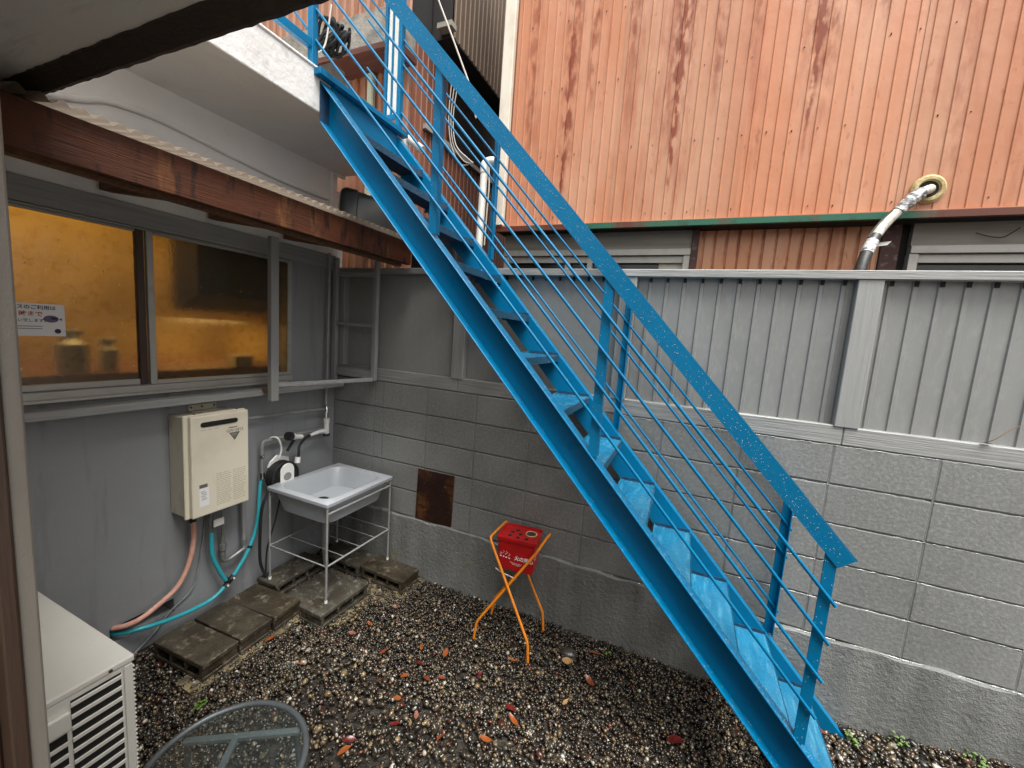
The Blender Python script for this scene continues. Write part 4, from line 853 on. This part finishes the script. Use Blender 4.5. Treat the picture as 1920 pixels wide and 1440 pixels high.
# ------------------------------------------------------------------ red bin on an orange stand
rs = thing('orange_stand', 'orange bent tube X-legged stand on the gravel by the block wall', 'stand', (1.76, -.25, 0))
def ushape(xt, xf, lab=None):
    sgn = 1 if xf > xt else -1
    pf = [(xf, -.38, .012), (xf - .012 * sgn, -.374, .11), (xf - .055 * sgn, -.366, .165), ((xt + xf) / 2 + .0 * sgn, -.318, .385), (xt + .012 * sgn, -.276, .60), (xt, -.268, .625), (xt - .003 * sgn, -.25, .632)]
    pb = [(xt - .003 * sgn, -.065, .632), (xt, -.047, .625), (xt + .012 * sgn, -.05, .60), ((xt + xf) / 2, -.092, .385), (xf - .055 * sgn, -.128, .165), (xf - .012 * sgn, -.134, .11), (xf, -.137, .012)]
    A = lambda p, q, t: tuple(p[i] + (q[i] - p[i]) * t for i in range(3))
    pf = [pf[0], A(pf[0], (xf - .012 * sgn, -.374, .135), .8), (xf - .018 * sgn, -.372, .135), A((xf - .018 * sgn, -.372, .135), (xt, -.268, .625), .06), A((xf - .018 * sgn, -.372, .135), (xt, -.268, .625), .97), (xt, -.262, .63), (xt, -.25, .632)]
    pb = [(xt, -.065, .632), (xt, -.053, .63), A((xt, -.047, .625), (xf - .018 * sgn, -.13, .135), .03), A((xt, -.047, .625), (xf - .018 * sgn, -.13, .135), .94), (xf - .018 * sgn, -.13, .135), A((xf, -.137, .012), (xf - .018 * sgn, -.13, .135), .8), (xf, -.137, .012)]
    return pf + pb
part(MB().tube(ushape(1.915, 1.583), .0082, 10), 'leg_tube', m_orange, rs, smooth=True); part(MB().tube([(x, y - .017, z) if i < 7 else (x, y + .017, z) for i, (x, y, z) in enumerate([tuple(p) for p in ushape(1.604, 1.945)])], .0082, 10), 'leg_tube', m_orange, rs, smooth=True)
part(MB().tube(spline([(1.66, -.30, .455), (1.70, -.298, .437), (1.75, -.30, .432), (1.80, -.302, .425)], 5), .004, 6), 'chain', m_tape, rs, smooth=True)
rb = thing('red_bin', 'red metal box with holed lid hanging in the orange tube stand', 'bin', (1.757, -.16, .44))
rot = Matrix.Translation((1.757, -.163, .44)) @ Matrix.Rotation(R(6), 4, 'Z')
def rbox(mb_, mat_=rot): mb_.v = [tuple(mat_ @ Vector(p)) for p in mb_.v]; return mb_
part(rbox(loft([(rrect(-.112, .112, -.088, .088, .018), 0), (rrect(-.118, .118, -.095, .095, .018), .16), (rrect(-.118, .118, -.095, .095, .018), .178)])[0].add([(x, y, 0) for x, y in rrect(-.112, .112, -.088, .088, .018)], [tuple(range(28))])), 'box', m_red, rb, smooth=True)
part(rbox(MB().xy(rrect(-.122, .122, -.099, .099, .02), .178, .186)), 'lid_flange', m_red, rb, bevel=.002)
lid = part(rbox(loft([(rrect(-.124, .124, -.101, .101, .02), .1865), (rrect(-.124, .124, -.101, .101, .02), .206), (rrect(-.119, .119, -.096, .096, .018), .206), (rrect(-.117, .117, -.094, .094, .018), .195)])[0].add([(x, y, .195) for x, y in rrect(-.117, .117, -.094, .094, .018)], [tuple(range(28))])), 'lid', m_red, rb, smooth=True)
hl = MB()
for (x, y) in ((-.055, .012), (-.03, .045), (-.06, -.035), (.0, .0), (-.005, -.045), (.05, -.045)): hl.xy([(x + .0125 * math.cos(t), y + .0125 * math.sin(t)) for t in [k * math.pi / 8 for k in range(16)]], .1952, .1958)
part(rbox(hl), 'lid_holes', m_dark, lid)
part(rbox(MB().tube([(.062 + .034 * math.cos(t), .03 + .034 * math.sin(t), .197) for t in [k * math.pi / 14 for k in range(28)]], .0035, 8, closed=True)), 'can_ring', m_foam, lid, smooth=True)
part(rbox(MB().xy([(.062 + .031 * math.cos(t), .03 + .031 * math.sin(t)) for t in [k * math.pi / 12 for k in range(24)]], .1953, .196)), 'can_opening', m_drip, lid)
def onfront(x, y, z): return rot @ Matrix.Translation((x, y, z)) @ Matrix(((1, 0, 0, 0), (0, 0, -1, 0), (0, 1, 0, 0), (0, 0, 0, 1)))
text('火の用心', .030, m_wink, 'lettering', rb, onfront(-.005, -.0952, .078) @ Matrix.Rotation(R(-2), 4, 'Z'), .0003, .0006)
sq = MB()
for (x0_, z0_, s_) in ((-.095, .10, .012), (-.08, .108, .016), (-.06, .105, .018), (-.04, .098, .014)):
    sq.tube([rot @ Vector((x0_ + s_ * .5 * math.sin(3 * t), -.0935, z0_ + s_ * .6 * math.cos(t * 2))) for t in [k * .35 for k in range(9)]], .0009, 4)
for k in range(4): sq.tube([rot @ Vector((-.092 + .018 * k + .005 * math.cos(t), -.0925, .083 - .002 * k + .003 * math.sin(t))) for t in [j * .8 for j in range(8)]], .0012, 4)
sq.tube([rot @ Vector((-.03, -.0915, .055)), rot @ Vector((.04, -.0918, .048))], .0007, 4); sq.tube([rot @ Vector((-.02, -.0915, .046)), rot @ Vector((.04, -.0918, .038))], .0007, 4)
part(sq, 'scrawled_print', m_wink, rb)
side = rot @ Matrix.Translation((.1185, 0, 0))
part(MB().box(.0, .0, 0, 0, 0, 0), 'x', m_wink, rb) if False else None
sg2 = MB()
for k in range(5): sg2.tube([rot @ Vector((.1155, -.06 + .022 * k + .007 * math.sin(t), .085 + .007 * k + .008 * math.cos(2 * t))) for t in [j * .5 for j in range(9)]], .0016 if k > 2 else .001, 4)
part(sg2, 'side_print', m_wink, rb)

# ------------------------------------------------------------------ outdoor unit, table
ac = thing('outdoor_unit', 'white air conditioner outdoor unit with slatted end at lower left', 'air conditioner', (.43, -1.86, .0))
ax0, ax1, ay0, ay1 = .03, .824, -2.03, -1.70
part(MB().box(ax0, ax1, ay0, ay1, .05, .575), 'casing', m_acw, ac, bevel=.008, seg=2)
part(MB().box(ax0 - .004, ax1 + .005, ay0 - .004, ay1 + .005, .576, .602), 'top_cover', m_acw, ac, bevel=.006, seg=2)
part(MB().box(.06, .78, ay0 + .02, ay1 - .02, .0, .049), 'feet', m_bracket, ac)
lou = part(MB().box(ax1 + .0003, ax1 + .0012, -1.868, -1.735, .09, .557).box(ax1 + .0003, ax1 + .0012, -2.01, -1.88, .09, .45), 'louvre_opening', m_acd, ac)
for k in range(11):
    z = .10 + .0435 * k
    part(MB().box(ax1 + .0013, ax1 + .007, -1.869, -1.734, z, z + .0145), 'louvre_slat', m_acw, lou, bevel=.001)
    if z < .44: part(MB().box(ax1 + .0013, ax1 + .007, -2.012, -1.879, z, z + .0145), 'louvre_slat', m_acw, lou, bevel=.001)
part(MB().box(ax1 + .0005, ax1 + .016, -2.0, -1.872, .463, .53), 'handle_cover', m_acw, ac, bevel=.006, seg=2)
part(MB().box(ax1 + .0005, ax1 + .0045, -1.728, -1.702, .06, .572), 'corner_trim', m_acw, ac, bevel=.002)
part(MB().cyl((ax1 + .004, -1.765, .588), (ax1 + .009, -1.765, .588), .006, 8), 'screw', m_bpost, ac)
fin = MB()
for k in range(26): fin.box(.25, ax1 - .012, ay1 + .0005, ay1 + .011, .09 + .018 * k, .094 + .018 * k)
part(fin, 'rear_guard', m_acw, ac, stuff=True)
tx, ty, tz, tr_ = 1.472, -1.778, .55, .217
ta = thing('glass_table', 'small round glass table with dark metal rim in the foreground', 'table', (tx, ty, 0))
ring = [(tx + tr_ * math.cos(t), ty + tr_ * math.sin(t), tz) for t in [k * math.pi / 32 for k in range(64)]]
part(MB().tube(ring, .0095, 10, closed=True), 'rim', m_rim, ta, smooth=True)
part(MB().xy([(tx + (tr_ - .004) * math.cos(t), ty + (tr_ - .004) * math.sin(t)) for t in [k * math.pi / 32 for k in range(64)]], tz - .003, tz + .003), 'glass_top', m_tglass, ta)
d1 = Vector((.84, .545, 0)).normalized(); d2 = Vector((.545, -.84, 0)).normalized(); c0 = Vector((1.41, -1.677, tz - .02))
part(MB().bar(c0 - d1 * .172, c0 + d1 * .172, .02, .014), 'support_bar', m_barp, ta, bevel=.002); part(MB().bar(c0 - d1 * .02 + d2 * .0101, c0 - d1 * .02 + d2 * .31, .02, .0138), 'support_bar', m_barp, ta, bevel=.002)
for (p) in (c0 - d1 * .16, c0 + d1 * .16, c0 - d1 * .02 + d2 * .30):
    part(MB().tube([p + Vector((0, 0, -.008)), Vector((p.x + (p.x - tx) * .15, p.y + (p.y - ty) * .15, .012))], .009, 10), 'leg', m_rim, ta, smooth=True)
pts = []
for _ in range(260):
    a_ = rnd.uniform(0, 6.28); r_ = .2 * math.sqrt(rnd.random()); pts.append(((tx + r_ * math.cos(a_), ty + r_ * math.sin(a_), tz + .0031), (0, 0, 1)))
drops(ta, pts, .0006, .0017)

# ------------------------------------------------------------------ porch: eave above, door jamb, rear wall
pe = thing('porch_eave', 'grey boarded porch eave with a dark dripping edge across the top left corner', 'eave', (2, -2.4, 2.5))
part(MB().box(-.3, 2.7, -2.46, -1.835, 2.522, 2.58), 'soffit', m_soffit, pe)
ee = MB(); nx = 120
for i in range(nx):
    x0, x1 = -.3 + 3.0 * i / nx, -.3 + 3.0 * (i + 1) / nx
    f_ = lambda x: (.0012 * math.sin(x * 41) * math.sin(x * 13) + .0014 * math.sin(x * 97 + math.sin(x * 31) * 2))
    a, b = [[(-1.80, 2.60), (-1.80, 2.49 + f_(x)), (-1.812, 2.487 + f_(x) * .7), (-1.85 + f_(x), 2.516), (-1.86, 2.60)] for x in (x0, x1)]
    ee.add([(x0, y, z) for y, z in a] + [(x1, y, z) for y, z in b], [(j, (j + 1) % 5, 5 + (j + 1) % 5, 5 + j) for j in range(5)])
part(ee, 'drip_edge', m_drip, pe)
dj = thing('door_jamb', 'brown and grey door jamb in the near left foreground', 'door frame', (1.8, -2.25, 0))
part(MB().box(1.76, 1.81, -2.232, -2.2135, 0, 2.52), 'grey_strip', m_jambg, dj, bevel=.003, seg=2)
part(MB().box(1.74, 1.815, -2.25, -2.2325, 0, 2.52), 'brown_strip', m_jambb, dj, bevel=.003, seg=2); part(MB().box(1.72, 1.79, -2.40, -2.2505, 0, 2.52), 'frame_body', m_jambb, dj, bevel=.003)
rw = thing('rear_house', 'plain house wall with the doorway the view is taken from', 'house', (2, -2.6, 0))
part(MB().box(-.1, 1.72, -2.45, -2.30, 0, 2.52), 'wall', m_rear, rw); part(MB().box(3.4, 6, -2.45, -2.30, 0, 2.52), 'wall', m_rear, rw)
part(MB().box(1.5, 3.6, -4.0, -3.9, 0, 2.52), 'inner_wall', m_rear, rw); part(MB().box(1.5, 3.6, -3.9, -2.3, 0, .3), 'inner_floor', m_floor, rw)

# ------------------------------------------------------------------ leaves, weeds, stones
def leaf(x, y, mi, L, W, rz, label, z=.03):
    mb_ = MB(); n_ = 6; cu = rnd.uniform(-.25, .35)
    v = []; f = []
    for i in range(n_ + 1):
        t = i / n_; w = W * math.sin(math.pi * min(t * .94 + .04, 1)) ** .75 * .5; xx = (t - .5) * L; zz = cu * L * (t - .5) ** 2 * 2
        v += [(xx, -w, zz + .25 * w), (xx, 0, zz), (xx, w, zz + .25 * w)]
        if i < n_: k = 3 * i; f += [(k, k + 3, k + 4, k + 1), (k + 1, k + 4, k + 5, k + 2)]
    mb_.add(v, f); k = len(mb_.v); mb_.tube([(L * .47, 0, cu * L * .45), (L * .68, .002, cu * L * .5)], .0008, 4)
    o = put(mb_.mesh('fallen_leaf', smooth=True), m_leafs[mi], 'fallen_leaf', None, (x, y, z)); o.rotation_euler = (rnd.uniform(-.3, .3), rnd.uniform(-.25, .25), R(rz))
    o['label'] = label; o['category'] = 'leaf'; o['group'] = 'fallen leaves on the gravel'
LV = [(.931, -.71, 4, .045, .024, 20, 'pinkish leaf just in front of the hollow block under the sink'), (1.007, -.402, 4, .04, .022, -15, 'pink wet leaf on gravel between the sink blocks and orange stand'),
 (1.188, -.736, 0, .05, .024, 60, 'dark russet leaf on gravel right of the sink blocks'), (1.355, -.602, 1, .04, .02, -60, 'small orange leaf left of the orange stand feet'), (1.506, -.58, 1, .065, .03, -75, 'bright orange leaf standing out near the left foot of the orange stand'),
 (1.42, -.707, 2, .05, .022, 5, 'dark crimson leaf lying below the bright orange leaf'), (1.396, -.811, 1, .045, .03, 30, 'orange crumpled leaf in the middle of the gravel'), (1.51, -.77, 0, .055, .022, -20, 'russet narrow leaf in the middle of the gravel'),
 (1.576, -.728, 0, .04, .02, 35, 'small russet leaf in the middle of the gravel, right of the crumpled one'), (1.449, -.934, 1, .04, .022, 15, 'small orange red leaf towards the table'), (1.866, -.442, 1, .06, .015, 0, 'thin orange leaf beside the front foot of the orange stand'),
 (2.284, -.162, 1, .075, .026, 10, 'long orange leaf near the wall between stand and stairs'), (2.299, -.377, 0, .07, .03, -35, 'russet leaf pair end under the staircase'), (1.977, -.722, 2, .055, .03, 10, 'crimson wet leaf on the pale patch of gravel'),
 (2.018, -.779, 1, .075, .024, -30, 'long orange torn leaf on the pale patch of gravel'), (1.938, -.921, 1, .06, .026, 5, 'orange curled leaf near the bottom edge of the view'), (1.588, -.969, 4, .045, .022, -60, 'pink leaf lying upright among pebbles near the table'),
 (1.524, -1.046, 2, .055, .018, 25, 'narrow crimson leaf near the table'), (1.747, -1.004, 0, .045, .014, 80, 'thin russet leaf sliver near the bottom edge of the view'), (1.394, -1.196, 2, .06, .026, 35, 'deep red leaf right beside the table rim'), (1.409, -1.241, 1, .06, .026, 60, 'orange leaf touching the red leaf beside the table rim'),
 (.56, -.96, 1, .06, .026, 80, 'orange leaf leaning on the near row of concrete blocks'), (.863, -1.004, 4, .04, .02, 10, 'small pink brown leaf near the concrete block row'), (2.739, -.516, 2, .075, .04, 15, 'dark red leaf in the shade below the stringer'), (2.216, -.565, 3, .04, .02, 60, 'small tan leaf on gravel before the staircase'),
 (.97, -.60, 1, .05, .022, -20, 'orange brown leaf by the front corner of the sink block'), (2.152, -.303, 3, .06, .045, 25, 'round pale tan leaf beside the dark stone'), (3.40, -.13, 0, .07, .03, 5, 'red leaf at the foot of the far stringer'), (3.62, -.12, 3, .05, .022, -30, 'pale tan leaf by the wall beyond the stairs'), (1.75, -.62, 2, .04, .02, 70, 'little dark red leaf between the stand and the pale patch')]
for a in LV: leaf(*a)
sv = MB(); bmx = bmesh.new(); bmesh.ops.create_icosphere(bmx, subdivisions=3, radius=1)
sv.add([(2.137 + .055 * v.co.x, -.23 + .038 * v.co.y, .022 + .026 * v.co.z) for v in bmx.verts], [[v.index for v in f.verts] for f in bmx.faces]); bmx.free()
single(sv, 'dark_stone', m_stone, 'dark rounded wet stone on the gravel near the wall', 'stone', loc=(2.137, -.23, 0), smooth=True)
def weed(x, y, n, s, label, z=.02):
    mb_ = MB()
    for k in range(n):
        a_ = rnd.uniform(0, 6.28); d_ = rnd.uniform(.2, 1) * s; px, py, pz = x + d_ * math.cos(a_), y + d_ * math.sin(a_), z + rnd.uniform(.006, .03); w = rnd.uniform(.005, .010)
        ring_ = [(px + w * math.cos(t), py + w * math.sin(t), pz + .3 * w * math.sin(2 * t)) for t in [j * math.pi / 3 for j in range(6)]]
        mb_.add(ring_, [tuple(range(6))]); mb_.tube([(x + d_ * .3 * math.cos(a_), y + d_ * .3 * math.sin(a_), z - .01), (px, py, pz)], .0009, 4)
    single(mb_, 'weed', m_weed, label, 'weed', 'small weeds in the gravel', loc=(x, y, 0))
weed(.654, -1.386, 9, .028, 'small green weed in the gravel behind the glass table'); weed(3.53, -.12, 12, .04, 'green weed at the wall foot just beyond the stair end', .03)
weed(3.74, -.06, 10, .05, 'yellow green weed along the wall foot right of the stairs', .06); weed(4.0, -.05, 14, .06, 'green moss tuft at the wall foot near the right edge', .09); weed(2.36, -.14, 6, .02, 'tiny bluish weed near the wall left of the stringer')
